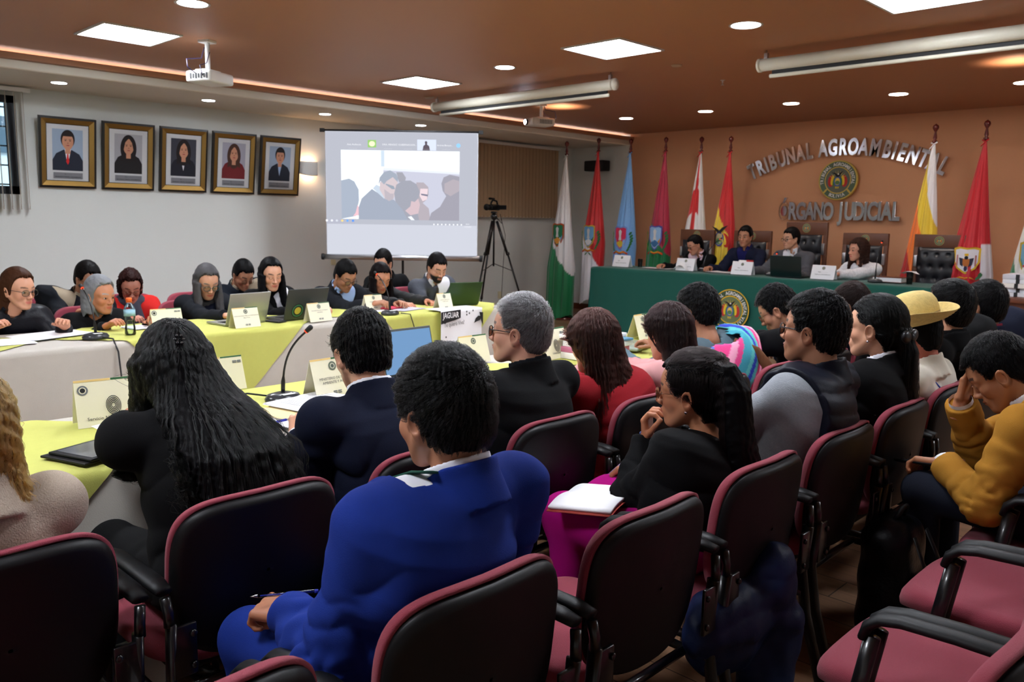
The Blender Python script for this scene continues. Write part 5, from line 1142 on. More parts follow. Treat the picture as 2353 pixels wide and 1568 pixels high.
def cr_generic(b,f1,f2,f3,lau=True,top=None):
    def f(a):
        shield(a,.078,.125,C_(*b)); shield(a,.066,.11,C_(*f1)); a.poly([(-.064,.0),(.064,.0),(.05,-.06),(0,-.1),(-.05,-.06)],C_(*f2)); a.poly([(-.05,-.05),(0,-.02),(.05,-.05),(.02,-.085),(0,-.095),(-.02,-.085)],C_(*f3)); a.poly([(-.02,.07),(0,.09),(.02,.07),(.012,.02),(.02,-.02),(-.02,-.02),(-.012,.02)],C_(220,220,222))
        if lau: laurel(a,-1,.088,-.12,.05,C_(90,170,50)); laurel(a,1,.088,-.12,.05,C_(40,110,60)); ribbon(a,-.145)
        if top: a.arc_text(top,0,.02,.14,.028,C_(220,190,60),PI*.68,PI*.32)
    return f
Wc,Gc,Rc,Cc,Bc,Yc=(226,226,228),(20,120,72),(206,30,36),(170,26,62),(122,176,236),(240,206,60)
flag(-8.36,9.72,2.70,.03,lambda c,h: Wc if h<1.16+.32*(c+1) else Gc,'white over green flag at the far left by the blinds',cr_generic((196,84,40),(40,120,80),(120,160,210),(220,150,60),False),cz=1.30,wmax=.24)
flag(-8.17,10.25,2.78,.25,lambda c,h: Rc if h<1.05+.75*(c+1)/2 else (236,232,238),'red over white flag, second from the left',cr_generic((214,176,70),(120,180,226),(30,90,50),(236,236,238),True,'TARIJA' if False else None),cz=1.28)
flag(-7.58,10.28,2.74,.25,lambda c,h: Bc,'light blue flag with crest, third from the left',cr_generic((120,150,220),(216,50,90),(130,180,230),(220,190,60)),cz=1.27)
flag(-6.97,10.3,2.73,.2,lambda c,h: Cc if h<.98+.25*(c+1) else Gc,'crimson over green flag with blue crest, fourth from the left',cr_generic((90,90,170),(150,190,230),(214,140,50),(60,110,160)),cz=1.29)
def geo(c,h):
    if abs(c)<.26+.05*math.sin(h*4): return Rc
    for h0 in (.62,1.42):
        if abs(h-h0-abs(c)*.12)<.17: return Rc if c<.55 else Wc
    return Wc if not(c>.8 and h>1.3) else Rc
flag(-6.38,10.3,2.70,.2,geo,'white flag with a broad red cross behind the judges')
def bol(c,h): return Rc if (h<.66+.27*(c+1) or c>.66) else (Yc if h<1.45+.25*(c+1) else Gc)
def crb(a):
    for s in(-1,1): a.ellip(s*.06,-.03,.035,.07,C_(206,50,40),14,rot=s*.3); a.ellip(s*.045,-.02,.02,.06,C_(240,206,60),12,rot=s*.3)
    a.ellip(0,-.02,.048,.068,C_(80,80,160),20); a.ellip(0,-.02,.036,.054,C_(200,190,140),18); a.ellip(0,-.04,.03,.03,C_(90,140,90),12)
    a.poly([(-.1,.1),(-.03,.08),(0,.06),(.03,.09),(.08,.11),(.04,.06),(.01,.03),(-.02,.04)],C_(24,24,28))
flag(-5.92,10.3,2.68,.2,bol,'red, yellow and green flag with eagle crest behind the second judge',crb,cz=1.33)
def wip(c,h):
    cols=[(238,238,242),(236,206,60),(250,130,50),(190,36,34),(80,40,130),(50,70,170),(60,140,70)]
    k=int(math.floor(h/.36 - c*1.05 -.35)); 
    return cols[max(0,min(6,k if k>=0 else 0))] if (k>=0) else cols[0]
def wip(c,h):
    cols=[(240,240,246),(238,206,60),(250,128,50),(186,34,32),(90,40,130),(44,60,170)]
    u=h/.33-c*1.3; k=int(max(0,math.floor(u*.62+.05)))
    return cols[min(5,k)]
flag(-3.30,10.25,2.66,.2,wip,'rainbow checked banner in white, yellow, orange and violet right of the lettering',wmax=.22)
def pot(c,h): return (200,30,44) if (h<1.1 or (-.72<c<.62 and h<1.9) or h>1.62) else (232,230,240)
def crp(a):
    shield(a,.135,.15,C_(222,180,50)); shield(a,.115,.128,C_(232,230,238)); a.poly([(-.075,.03),(-.03,.02),(-.03,-.07),(-.06,-.05)],C_(50,52,70)); a.poly([(.075,.03),(.03,.02),(.03,-.07),(.06,-.05)],C_(50,52,70)); shield(a,.035,.05,C_(190,110,50),-.03); a.rect(-.02,.05,.02,.075,C_(226,180,40)); a.ellip(0,.03,.02,.02,C_(30,30,34),10); a.ellip(0,-.09,.018,.03,C_(44,46,80),10)
    for s in(-1,1): a.rect(min(s*.085,s*.1),-.06,max(s*.085,s*.1),.06,C_(190,120,120))
    laurel(a,-1,.12,-.19,-.15,C_(60,120,80),4,.02); laurel(a,1,.12,-.19,-.15,C_(60,120,80),4,.02); ribbon(a,-.19,.1)
flag(-2.76,10.2,2.66,.2,pot,'red and white flag with gold-edged eagle crest at the right',crp,cz=1.15,wmax=.24,sc=1.15)
def ben(c,h): return (236,236,232) if h<1.15+.9*(c+1)/2 else (20,120,80)
flag(-2.10,9.95,2.58,.2,ben,'white over green flag at the right picture edge',cr_generic((200,170,60),(120,170,200),(40,120,80),(200,60,60),False),cz=1.2,wmax=.24)

# ------------------------------------------------------------------ judges chairs
def judge_chair():
    t=empty('high_back_chair')
    m_fr=M('walnut chair frame',(98,58,38),.4,bump=(20,.1,(1,1,8)))
    g=G(); g.box((0,0,1.35),(.54,.045,.15),bev=.008)
    for s in(-1,1): g.box((s*.245,0,.75),(.05,.045,1.2),bev=.006); g.box((s*.245,-.25,.62),(.05,.46,.04),bev=.01); g.box((s*.245,-.46,.31),(.05,.05,.62),bev=.006)
    g.build('frame',m_fr,t)
    g=G(); nx,nz=44,52
    def tuft(u,v):
        x=(u-.5)*.43; z=.60+v*.68; d=.05*(1-(2*u-1)**8)*(1-(2*v-1)**10)
        for r in range(5):
            for q in range(-2,3):
                bx=q*.12+(.06 if r%2 else 0); bz=.66+r*.135; dd=math.hypot(x-bx,z-bz); d-=.026*math.exp(-(dd/.018)**2)+.008*math.exp(-(dd/.05)**2)
        return (x,-.035-max(d,0),z)
    g.grid(tuft,nx,nz); g.build('tufted_back',m_leather,t)
    G().box((0,-.26,.52),(.44,.44,.12),bev=.04).build('seat',m_leather,t)
    for s in(-1,1): G().box((s*.235,-.03,1.12),(.035,.04,.13),bev=.004).build('steel_bracket',m_alu,t)
    for s in(-1,1):
        for y in (-.46,0): G().box((s*.245,y,.075),(.05,.05,.15)).build('leg',m_fr,t)
    a=Art((0,-.0235,1.355),(1,0,0),(0,0,1),step=.0003); seal(a,0,0,.052,False); a.build('badge',t); return t
J0=judge_chair()
for i,(x,z,lb) in enumerate(((-6.26,0,'walnut high-back chair of the judge writing at the left, white and red flag behind'),(-5.42,0,'walnut high-back chair of the judge in the navy sweater'),(-4.68,.115,'tallest walnut high-back chair, behind the judge in the grey suit'),(-3.94,0,'walnut high-back chair of the judge in the checked blouse'),(-3.11,0,'empty walnut high-back chair between the rainbow banner and the red flag'))):
    o=J0 if i==0 else copy_tree(J0); o.location=(x,10.12,0); o.scale=(1,1,1+z*.75); tag(o,lb,'chair','judges high-back chairs')

# ------------------------------------------------------------------ table things
def tent(x,y,z,rz,w,h,lb,lines=(),logo=True,stripe=True,big=None,gr='name tent cards'):
    """folded card; reads towards local +x"""
    t=empty('tent_card',(x,y,z),rz,label=lb,cat='name card',group=gr)
    d=h*.32; th=.0012; s_=math.atan2(d/1,h); g=G()
    for sg in(-1,1): g.add([(sg*d,-w/2,0),(sg*d,w/2,0),(0,w/2,h),(0,-w/2,h),(sg*(d-.002),-w/2,0),(sg*(d-.002),w/2,0),(0,w/2,h-.003),(0,-w/2,h-.003)],[(0,1,2,3),(7,6,5,4),(0,3,7,4),(1,5,6,2)],False)
    g.build('card',m_card if stripe else m_paper,t)
    up=Vector((-d,0,h)).normalized(); L=math.hypot(d,h); a=Art((d+.0008,0,0),(0,1,0),up,step=.0003)
    if stripe: a.rect(0,L*.955,w*.499,L*.998,m_dgreen); a.rect(-w*.499,L*.955,-.002,L*.998,C_(222,190,120))
    if big: a.ellip(-w*.39,L*.78,.018,.018,m_ink,18); a.ellip(-w*.39,L*.78,.012,.012,m_card,18); a.ellip(-w*.39,L*.78,.009,.009,m_inkb,14)
    elif logo: a.ellip(0,L*.79,h*.12,h*.12,C_(96,104,92),18); a.ellip(0,L*.79,h*.075,h*.075,C_(190,188,168),16); a.ellip(0,L*.79,h*.05,h*.05,C_(80,90,80),12)
    for (tx,yy,sz) in lines: a.text(tx,-w*.22 if tx=='Servicio N' else 0,L*yy,sz,m_inkb)
    if stripe:
        for k in range(2): a.rect(-w*.10 if not big else w*.26,L*((.1 if not big else .78)+.045*k),-w*.01 if not big else w*.355,L*((.13 if not big else .81)+.045*k),m_ink); a.rect(w*.01 if not big else w*.37,L*((.1 if not big else .78)+.045*k),w*.10 if not big else w*.46,L*((.13 if not big else .81)+.045*k),m_ink)
    if big=='print':
        for k in range(5): a.ring(0,L*.42,.008+.006*k,.011+.006*k,m_inkb,26,sx=.72)
    a.build('print',t); return t
def laptop(x,y,z,rz,ang,w,d,ml,lb,scr=None,logo=None):
    t=empty('laptop',(x,y,z),rz,label=lb,cat='laptop')
    G().box((0,0,.008),(d,w,.014),bev=.004).build('base',ml,t); g=G()
    for i in range(5):
        for j in range(12): g.box((-d*.28+.01+i*.026-.0+.05,-w*.4+j*w*.073,.0165),(.018,.0175,.003))
    g.build('keyboard',m_inkb,t)
    T=Matrix.Translation((d/2,0,.014))@Matrix.Rotation(math.radians(ang-90),4,'Y'); h=d*.98
    g=G(); g.T=T; g.box((.004,0,h/2),(.008,w,h),bev=.003); g.build('lid',ml,t)
    g=G(); g.T=T; g.box((-.0008,0,h/2),(.001,w*.95,h*.9)); o=g.build('display',scr or M('dark display',(12,14,18),.15),t)
    if logo: 
        R=T.to_3x3(); a=Art(T@Vector((.0086,0,0)),R@Vector((0,1,0)),R@Vector((0,0,1)),step=.0003); logo(a,w,h); a.build('lid_sticker',t)
    return t
def mic(x,y,z,rz,top,lb,bx=.11):
    """base at (x,y); top = world offset of the capsule"""
    t=empty('gooseneck_microphone',(x,y,z),rz,label=lb,cat='microphone',group='gooseneck table microphones')
    bm=bmesh.new(); bmesh.ops.create_cube(bm,size=1)
    g=G(); g.lathe([(0,0),(.066,0),(.068,.012),(.058,.028),(.03,.036),(0,.037)],n=28); g.v=[(v[0]*.95,v[1]*1.15,v[2]) for v in g.v]; g.build('base',M('dark grey glossy plastic',(52,54,58),.25),t); bm.free()
    G().box((.035,.0,.0345),(.03,.05,.002)).build('sticker',m_paper,t)
    tx,ty,tz=Matrix.Rotation(-rz,3,'Z')@Vector(top); R0=Vector((0,0,.03)); P3=Vector((tx,ty,tz)); P1=Vector((0,0,tz*.55)); P2=P3-Vector((tx,ty,tz*.3)).normalized()*.1
    pts=[R0*(1-k)**3+P1*3*k*(1-k)**2+P2*3*k*k*(1-k)+P3*k**3 for k in [i/14 for i in range(15)]]
    g=G(); g.tube(pts,[.009]*3+[.0045]*12,8); g.build('gooseneck',m_metalb,t)
    dd=(pts[-1]-pts[-2]).normalized(); G().tube([P3,P3+dd*.006],.0092,12).build('red_ring',emis('red ring',(230,70,40),.7),t)
    g=G(); g.tube([P3+dd*.004,P3+dd*.03,P3+dd*.036],[.0095,.011,.007],12); g.build('capsule',m_inkb,t); return t
def cable(pts,lb,r=.003): tag(G().tube(pts,r,6).build('microphone_cable',m_inkb),lb,'cable')
def sheet(x,y,z,rz,w,d,lb,name='paper_sheet',mat=None,n=1,curl=0.,cat='paper',gr=None,text=0):
    t=empty(name,(x,y,z),rz,label=lb,cat=cat,group=gr); g=G()
    for k in range(n):
        j=RNG.normal(size=3)*.004*(n>1); g.grid(lambda u,v:((u-.5)*w+j[0],(v-.5)*d+j[1],.0008*k+curl*max(0,abs(u-.5)*2-.3)**2),8,4)
    g.build('sheets' if n>1 else 'sheet',mat or m_paper,t)
    if text:
        a=Art((0,0,.0008*(n-1)+.0012+curl*.05),(1,0,0),(0,1,0),step=.0)
        for k in range(text): a.rect(-w*.38,d*.38-k*d*.76/text,w*(.38 if k%4 else .1),d*.38-k*d*.76/text+.003,m_ink)
        a.build('printed_text',t)
    return t
ZT=.762; TB=('- - - - - - - - - -','- - - - -')
tent(-5.60,2.36,ZT,0,.21,.125,'tent card beside the water bottle, half hidden behind the long black hair',(('SERVICIO',.3,.014),),big='p')
tent(-5.26,2.76,ZT,.1,.20,.135,'tent card in front of the silver laptop',(('JUNTA NACIONAL PARA LA INVESTIGACION',.56,.0095),('BIBLIOTECA',.46,.0095)))
tent(-5.24,3.33,ZT,.1,.20,.135,'tent card in front of the white flask',(('ORGANIZACION DE LOS PUEBLOS',.56,.0095),('INDIGENAS',.46,.0095)))
tent(-5.62,4.10,ZT,.1,.19,.125,'tent card in front of the person in the floral blouse',(('MINISTERIO PUBLICO',.5,.011),))
tent(-5.30,4.60,ZT,.05,.16,.135,'tent card above the black and white printed cloth',(('AGENCIA PLURINACIONAL',.56,.009),('CONSERVACION',.46,.009)))
mp=M('silver laptop metal',(176,178,172),.35,.6); mk=M('dark grey laptop shell',(66,70,68),.4,.3)
laptop(-5.50,2.82,ZT,.12,108,.33,.23,mp,'open silver laptop in front of the woman with long grey hair')
def stk(a,w,h): a.ellip(-w*.2,h*.28,.055,.055,m_inkb,28); a.ring(-w*.2,h*.28,.038,.048,C_(60,120,80),28); a.ellip(-w*.2,h*.28,.028,.028,C_(200,180,60),20); a.ellip(w*.12,h*.5,.016,.016,M('laptop mark',(44,46,46),.3),18)
laptop(-5.49,3.28,ZT,.08,108,.36,.24,mk,'open dark grey laptop with a round sticker',logo=stk)
laptop(-5.50,4.93,ZT,-.25,112,.32,.22,M('dark green laptop shell',(44,70,36),.4,.2),'open dark green laptop in front of the bearded person')
t=empty('sports_drink_bottle',(-5.36,2.03,ZT),label='clear plastic bottle with orange cap on the left table',cat='bottle')
mb=glassmat('clear plastic',(248,252,250),.08)
G().lathe([(0,0),(.030,0),(.033,.01),(.031,.05),(.026,.075),(.031,.10),(.034,.12),(.034,.16),(.03,.175),(.018,.195),(.015,.205)],n=24).build('bottle_body',mb,t)
G().lathe([(0,.003),(.027,.003),(.029,.05),(.024,.075),(.027,.09),(0,.09)],n=20).build('water',glassmat('water',(244,250,248)),t)
G().lathe([(.0345,.12),(.0345,.16)],n=24).build('label_band',C_(150,190,205),t); G().lathe([(0,.235),(.016,.235),(.018,.23),(.018,.205),(0,.205)][::-1],n=18).build('cap',C_(236,104,40),t)
t=empty('white_flask',(-5.50,3.42,ZT),label='white metal flask with carabiner lid beside the dark grey laptop',cat='bottle')
G().lathe([(0,0),(.035,0),(.036,.01),(.036,.13),(.028,.155),(.02,.165)],n=24).build('flask_body',m_plastw,t); g=G(); g.lathe([(.02,.163),(.021,.19),(0,.195)],n=16); g.tube([(0,0,.19),(0,.03,.21),(0,.045,.18),(0,.05,.15)],.004,6); g.build('lid',m_inkb,t)
mic(-5.33,1.81,ZT,0,(-.12,-.02,.30),'gooseneck microphone at the left end of the left table, red ring lit')
cable([(-5.27,1.83,ZT+.012),(-5.16,1.85,ZT+.012),(-5.115,1.86,.70),(-5.105,1.87,.5),(-5.10,1.93,.2),(-5.09,1.96,.02)],'black cable hanging down the white cloth from the leftmost microphone',.005)
mic(-5.24,3.99,ZT,0,(-.14,-.02,.31),'gooseneck microphone in front of the person in the floral blouse')
cable([(-5.18,4.05,ZT+.012),(-5.12,4.10,ZT+.005),(-5.10,4.14,.62),(-5.10,4.16,.42)],'thin black cable hanging over the lime cloth at the left table',.004)
sheet(-5.62,1.66,ZT,.3,.30,.42,'loose white papers in front of the brown-haired person',n=3,curl=.01); sheet(-5.50,1.30,ZT,-.1,.30,.42,'white papers at the left end of the left table',n=2)
sheet(-5.66,2.2,ZT+.0,.1,.20,.15,'stack of small notes beside the water bottle','note_stack',n=8)
sheet(-5.48,4.33,ZT,.2,.22,.30,'open notebook under the hands of the person in the floral blouse','notebook',mat=C_(190,186,196),n=4,cat='notebook'); tag(G().box((-5.56,4.25,ZT+.01),(.1,.18,.012),rz=.3,bev=.004).build('pink_folder',C_(220,60,90)),'pink red folder on the left table','folder')
sheet(-5.55,4.02,ZT,0,.21,.28,'white sheet under the writing hand at the left table')
tag(G().box((-5.38,3.06,ZT+.006),(.15,.08,.010),rz=.25,bev=.003).build('smartphone',m_inkb),'dark smartphone lying beside the dark grey laptop','phone')
# printed cloth hanging over the front of the left table
t=empty('printed_cloth',(-5.128,4.62,0),label='white cloth with black JAGUAR print hanging over the front of the left table',cat='cloth')
g=G(); g.grid(lambda u,v:((-.16*(1-v*4) if v<.25 else .006*math.sin(u*9+v*3)+.042), (u-.5)*.47, (ZT+.014) if v<.25 else (ZT+.012)-(v-.25)/.75*.36),30,24); g.build('cloth_sheet',m_paper,t)
a=Art((.050,0,0),(0,1,0),(0,0,1),step=.0006); wk=m_inkb
a.poly([(-.235,.765),(-.02,.775),(-.02,.705),(-.08,.69),(-.235,.665)],wk); a.text('JAGUAR',-.128,.712,.066,m_paper,sx=.72,bold=.001)
a.text('Te quiero Viva!',-.09,.645,.05,wk,rot=.06,sx=.72)
a.poly([(.13,.65),(.15,.69),(.18,.71),(.22,.70),(.20,.67),(.16,.66)],wk); a.poly([(.19,.74),(.235,.735),(.235,.62),(.215,.66)],wk)
a.poly([(-.09,.46),(-.08,.51),(-.04,.535),(.1,.54),(.18,.545),(.215,.525),(.21,.46),(.19,.43),(.15,.45),(.05,.475),(-.04,.47)],m_ink)
for k in range(26): a.ellip(-.07+RNG.random()*.26,.485+RNG.random()*.045,.006,.005,wk,7)
for x_,y_ in ((.03,.755),(.06,.74),(.03,.73),(.1,.76),(-.2,.56),(-.21,.52),(-.18,.5)): a.ellip(x_,y_,.007,.009,wk,8)
a.build('cloth_print',t)
# near table
tent(-3.12,1.10,ZT,math.radians(-8),.245,.165,'tent card with a black fingerprint drawing at the left end of the near table',(('Servicio N',.14,.017),),big='print')
tent(-3.40,1.66,ZT,.0,.20,.145,'tent card just showing right of the very long black hair',(('- - -',.4,.012),),big='p')
tent(-2.98,1.95,ZT,math.radians(4),.215,.165,'tent card beside the person in the navy suit, MINISTERIO AMBIENTE',(('MINISTERIO DE MEDIO',.46,.0155),('AMBIENTE Y AGUA',.36,.0155)))
tent(-3.20,2.98,ZT,.0,.20,.145,'tent card behind the head of the person in the bright blue suit',(('- - -',.4,.012),))
tent(-3.02,3.42,ZT,.1,.22,.165,'tent card between the grey-haired person and the brown long hair',(('Gobernacion de',.16,.015),),big='print')
tent(-3.15,4.45,ZT,.1,.2,.16,'tent card behind the dusty pink top',(('- - -',.4,.012),))
mic(-3.02,1.745,ZT,.0,(.07,.07,.29),'tall gooseneck microphone with red ring in the middle of the near table')
cable([(-3.09,1.72,ZT+.012),(-3.16,1.66,ZT+.02),(-3.2,1.55,ZT+.012),(-3.3,1.5,ZT+.012)],'black cable behind the tall microphone base',.004)
sheet(-2.72,1.66,ZT+.004,.12,.235,.32,'drawing sheets overhanging the near table edge',n=5,text=6); 
t=sheet(-2.80,1.70,ZT+.012,.35,.26,.34,'yellow envelope under documents on the near table','envelope',mat=C_(226,204,150),n=2,cat='envelope'); sheet(-2.86,1.78,ZT+.019,.2,.22,.31,'printed documents stapled on the yellow envelope',n=5,text=12)
t=empty('blue_pen',(-2.66,1.52,ZT+.016),math.radians(100),label='blue ballpoint pen on the drawing sheets',cat='pen'); G().tube([(-.05,0,0),(.03,0,0)],.005,8).build('barrel',C_(30,40,150),t); G().tube([(.03,0,0),(.062,0,0),(.07,0,0)],[.0035,.0035,.001],8).build('tip',m_alu,t)
t=empty('tablet',(-2.73,.92,ZT+.004),math.radians(20),label='black tablet in a folio case under the writing arm',cat='tablet'); G().box((0,0,.004),(.2,.27,.008),bev=.003).build('folio_case',m_black,t); G().box((.01,.01,.013),(.19,.255,.008),bev=.003).build('tablet_body',m_black,t); G().box((.01,.01,.0175),(.16,.22,.001)).build('display',M('dull display',(70,74,80),.2),t)
sheet(-2.82,1.12,ZT+.045,.3,.21,.30,'white page with a green marked line held by the writing person',curl=.02,text=9)
def scrn(a,w,h): pass
sl=laptop(-2.96,2.48,ZT,PI+.05,104,.33,.23,mk,'open laptop with a blue lit page behind the navy suit',scr=emis('blue lit page',(120,160,205),.33))
sheet(-2.95,3.62,ZT,.2,.21,.3,'white paper beside the brown long hair',n=2)
x0,y0,zz=-2.86,3.62,ZT
for k,(c,h_,lb) in enumerate((((236,232,236),.035,'pale pink-edged paper bundle at the bottom of the document stack'),((190,110,140),.03,'pink-edged document bundle second in the stack'),((226,226,230),.03,'white document bundle in the middle of the stack'),((90,140,170),.012,'blue-green folder near the top of the document stack'),((236,236,236),.02,'white papers lying on top of the document stack'))):
    tag(G().box((x0+RNG.normal()*.008,y0+RNG.normal()*.008,zz+h_/2),(.24,.33,h_),rz=RNG.normal()*.08,bev=.002).build('document_bundle',C_(*c)),lb,'documents','documents stacked on the near table'); zz+=h_+.0015
t=empty('plastic_sleeve',(-2.95,4.02,ZT+.01),.3,label='clear plastic document sleeve behind the document stack',cat='sleeve'); G().box((0,0,.01),(.26,.34,.02),bev=.008).build('sleeve_film',M('grey translucent film',(150,160,150),.15,alpha=.5),t)
sheet(-2.78,4.66,ZT+.004,.2,.28,.36,'open white papers in front of the black-suited person looking down',n=4,curl=.02)
# judges table things
for x,y,lb in ((-6.80,9.12,'name tent card at the left end of the judges table'),(-5.79,9.12,'name tent card in front of the judge who is writing'),(-4.94,9.02,'name tent card in front of the judge in the navy sweater'),(-3.98,9.10,'name tent card in front of the judge in the checked blouse')):
    tent(x,y,.912,-PI/2,.27,.155,lb,(('Mgda. - - - - - - - -',.48,.016),('TRIBUNAL AGROAMBIENTAL',.30,.014)),stripe=False,gr='judges name cards')
laptop(-4.40,9.16,.912,-PI/2,100,.38,.24,M('black green laptop shell',(8,30,30),.35),'open dark laptop on the judges table in front of the judge in the grey suit')
mic(-3.42,9.12,.912,-PI/2,(.0,.10,.42),'gooseneck microphone beside the judge in the checked blouse'); mic(-4.66,9.2,.912,-PI/2,(.0,.1,.25),'gooseneck microphone beside the dark laptop on the judges table'); mic(-5.62,9.25,.912,-PI/2,(.1,.2,.40),'gooseneck microphone in front of the writing judge')
t=empty('water_glass',(-3.06,9.1,.912),label='drinking glass covered with a paper napkin on the judges table',cat='glass'); G().lathe([(0,0),(.028,0),(.036,.13),(.034,.13),(.026,.006),(0,.006)],n=20).build('glass_wall',mb,t); G().lathe([(0,.002),(.027,.006),(.032,.07),(0,.07)],n=18).build('water',glassmat('water'),t)
tag(G().grid(lambda u,v:(-3.06+(u-.5)*.15,9.1+(v-.5)*.13,1.046-.03*max(0,abs(u-.5)*2-.5)*(1+v)),8,8).build('paper_napkin',m_paper),'white paper napkin covering the drinking glass','napkin')
t=empty('water_glass',(-6.60,9.25,.912),label='small water glass behind the leftmost judges card',cat='glass'); G().lathe([(0,0),(.028,0),(.034,.11),(.032,.11),(.026,.006),(0,.006)],n=20).build('glass_wall',mb,t)
sheet(-6.28,9.22,.912,.1,.40,.25,'papers under the hands of the writing judge',n=3); sheet(-5.28,9.20,.912,-.1,.42,.24,'white papers before the judge in the navy sweater',n=3,curl=.01)
tag(G().grid(lambda u,v:(-5.92+.2*u,9.02+.05*v,.914+.11*math.sin(PI*min(1,u*1.05))**.7*(.6+.4*v)),14,6).build('rolled_paper',m_paper,solid=.002),'bright rolled white paper leaning on the writing judge card','paper')
t=empty('closed_book',(-3.32,9.28,.912),.0,label='thick closed book with dark cover beside the microphone on the judges table',cat='book'); G().box((0,0,.03),(.30,.2,.044)).build('pages',m_paper,t); g=G(); g.box((0,0,.055),(.31,.21,.005)); g.box((0,0,.005),(.31,.21,.005)); g.build('cover',m_wood,t)
t=empty('desk_flag',(-5.02,9.22,.912),.0,label='small white and red box held up before the judge in the navy sweater',cat='box'); G().tube([(-.08,0,.13),(.02,0,.13)],.032,12).build('paper_roll',m_paper,t); G().box((.06,0,.14),(.08,.03,.05)).build('red_cover',C_(190,40,40),t); G().tube([(0,0,0),(0,0,.10)],.006,8).build('stick',m_alu,t)
# paper stacks on the desk
k_=0
for xs,n_ in ((-1.98,5),(-1.72,5),(-1.46,4)):
    z_=.885
    for k in range(n_):
        h_=.034+.012*RNG.random(); t=empty('paper_bundle',(xs,8.86+RNG.normal()*.01,z_),RNG.normal()*.03,label='paper bundle %s in the %s pile on the wooden desk'%(('at the bottom','second from the bottom','third from the bottom','fourth from the bottom','on top')[k],{-1.98:'left',-1.72:'middle',-1.46:'right'}[xs]),cat='documents',group='paper bundles on the wooden desk')
        G().box((0,0,h_/2),(.25,.34,h_),bev=.002).build('sheets',C_(*((222,222,226),(206,208,216),(228,224,216))[k%3]),t); G().box((0,-.172,h_/2),(.03,.006,h_+.004)).build('binder_clip',m_inkb,t); z_+=h_+.0015

# ------------------------------------------------------------------ things with people
Q=P['blue']; W,Fm=Q['hands']['l']; wl=Q['W'](W); 
def W2(q,loc): return Q_['W'](loc)
def in_hand(Q_,side,name,lb,cat,off=(0,0,0)):
    W,Fm=Q_['hands'][side]; rz=Q_['root'].rotation_euler.z; R=rotz(rz)@Fm; o=Q_['W'](W+Fm@np.array(off)); t=empty(name,(0,0,0),label=lb,cat=cat)
    t.matrix_world=Matrix([[*R[0],o[0]],[*R[1],o[1]],[*R[2],o[2]],[0,0,0,1]]); return t
pa,pb=Vector((-1.615,.835,.685)),Vector((-1.525,.955,.69)); t=empty('ballpoint_pen',(pa+pb)/2,label='clear ballpoint pen held by the person in the bright blue suit',cat='pen'); d_=(pb-pa).normalized()
G().tube([-d_*.055,d_*.07],.0042,8).build('barrel',glassmat('pen plastic',(215,225,240),.1),t); G().tube([-d_*.05,d_*.065],.0018,6).build('ink_tube',C_(30,40,140),t); G().tube([-d_*.055,-d_*.072],[.004,.0008],8).build('tip',m_alu,t); G().tube([d_*.068,d_*.076],.0045,8).build('end_plug',C_(30,40,150),t)
t=empty('open_notebook',(-1.60,2.06,.625),math.radians(12),label='open notebook with cream pages on the magenta lap',cat='notebook',rot=(0.0,-.12,math.radians(12)))
g=G(); g.grid(lambda u,v:((v-.5)*.22,(u-.5)*.28,.012+.012*abs(u-.5)*-2+.01*math.sin(abs(u-.5)*PI*2)),16,4); g.build('pages',m_paper,t,solid=.008); g=G(); g.grid(lambda u,v:((v-.5)*.228,(u-.5)*.292,.002-.012*abs(u-.5)*2+.008*math.sin(abs(u-.5)*PI*2)),16,4); g.build('cover',C_(180,70,60),t,solid=.003)
t=in_hand(P['chin'],'r','writing_pen','patterned pen in the hand resting on the notebook','pen',(.085,.01,.0)); g=G(); g.tube([(.05,.0,-.03),(-.06,.01,.06)],.0045,8); g.build('barrel',C_(180,150,190),t); G().tube([(.05,0,-.03),(.062,-.001,-.04)],[.004,.001],8).build('tip',m_alu,t)
t=in_hand(P['must'],'l','smartphone','dark smartphone with camera lenses held by the person in mustard','phone',(.09,0,-.01)); G().box((0,0,.0),(.155,.075,.01),bev=.004).build('phone_body',m_black,t)
g=G(); 
for a_,b_ in ((.05,.02),(.05,-.005),(.03,.02),(.03,-.005)): g.lathe([(0,.0),(.007,0),(.007,.003),(0,.003)],(a_,b_,.005),12)
g.build('camera_lens',M('lens glass',(30,34,60),.05),t)
# clothing extras
def straw_hat():
    Q=P['hat']; hp=Q['hp']; HM=Q['HM']; R=Matrix(HM.tolist())@Matrix.Rotation(.10,3,'Y')@Matrix.Rotation(-.10,3,'X'); c=Vector(hp)+R@Vector((-.02,0,.058))
    m=M('straw weave',(206,180,110),.8,var=(60,.25,(1,1,1)),bump=(160,.6)); g=G()
    prof=[(.090,.0),(.103,.015),(.107,.05),(.103,.085),(.090,.112),(.060,.130),(.03,.136),(0,.137)]
    g.lathe(prof,c,40,R); n=g.v; 
    def brim(u,v):
        a=2*PI*u; r=.085+.10*v; up=.035*v*v+.032*v*v*(math.sin(a)**2); return c+R@Vector((r*math.cos(a)*1.0,r*math.sin(a),.0+up-.008+.0015*math.sin(r*500)))
    g.grid(brim,56,16); g.build('straw_hat',m,Q['root'],solid=.003)
    g=G(); g.lathe([(.1045,.012),(.1065,.022),(.1085,.034)],c,40,R); g.build('hat_band',C_(150,120,66),Q['root'])
straw_hat()
def ring_strip(Q,name,mat,r0,w,pts_t,front=.0,rad=.004):
    nb=Q['nb']; lat=Q['lat']; fwd=Q['fwd']; g=G(); g.tube([tuple(p) for p in pts_t],rad,6,flat=.35); return g.build(name,mat,Q['root'])
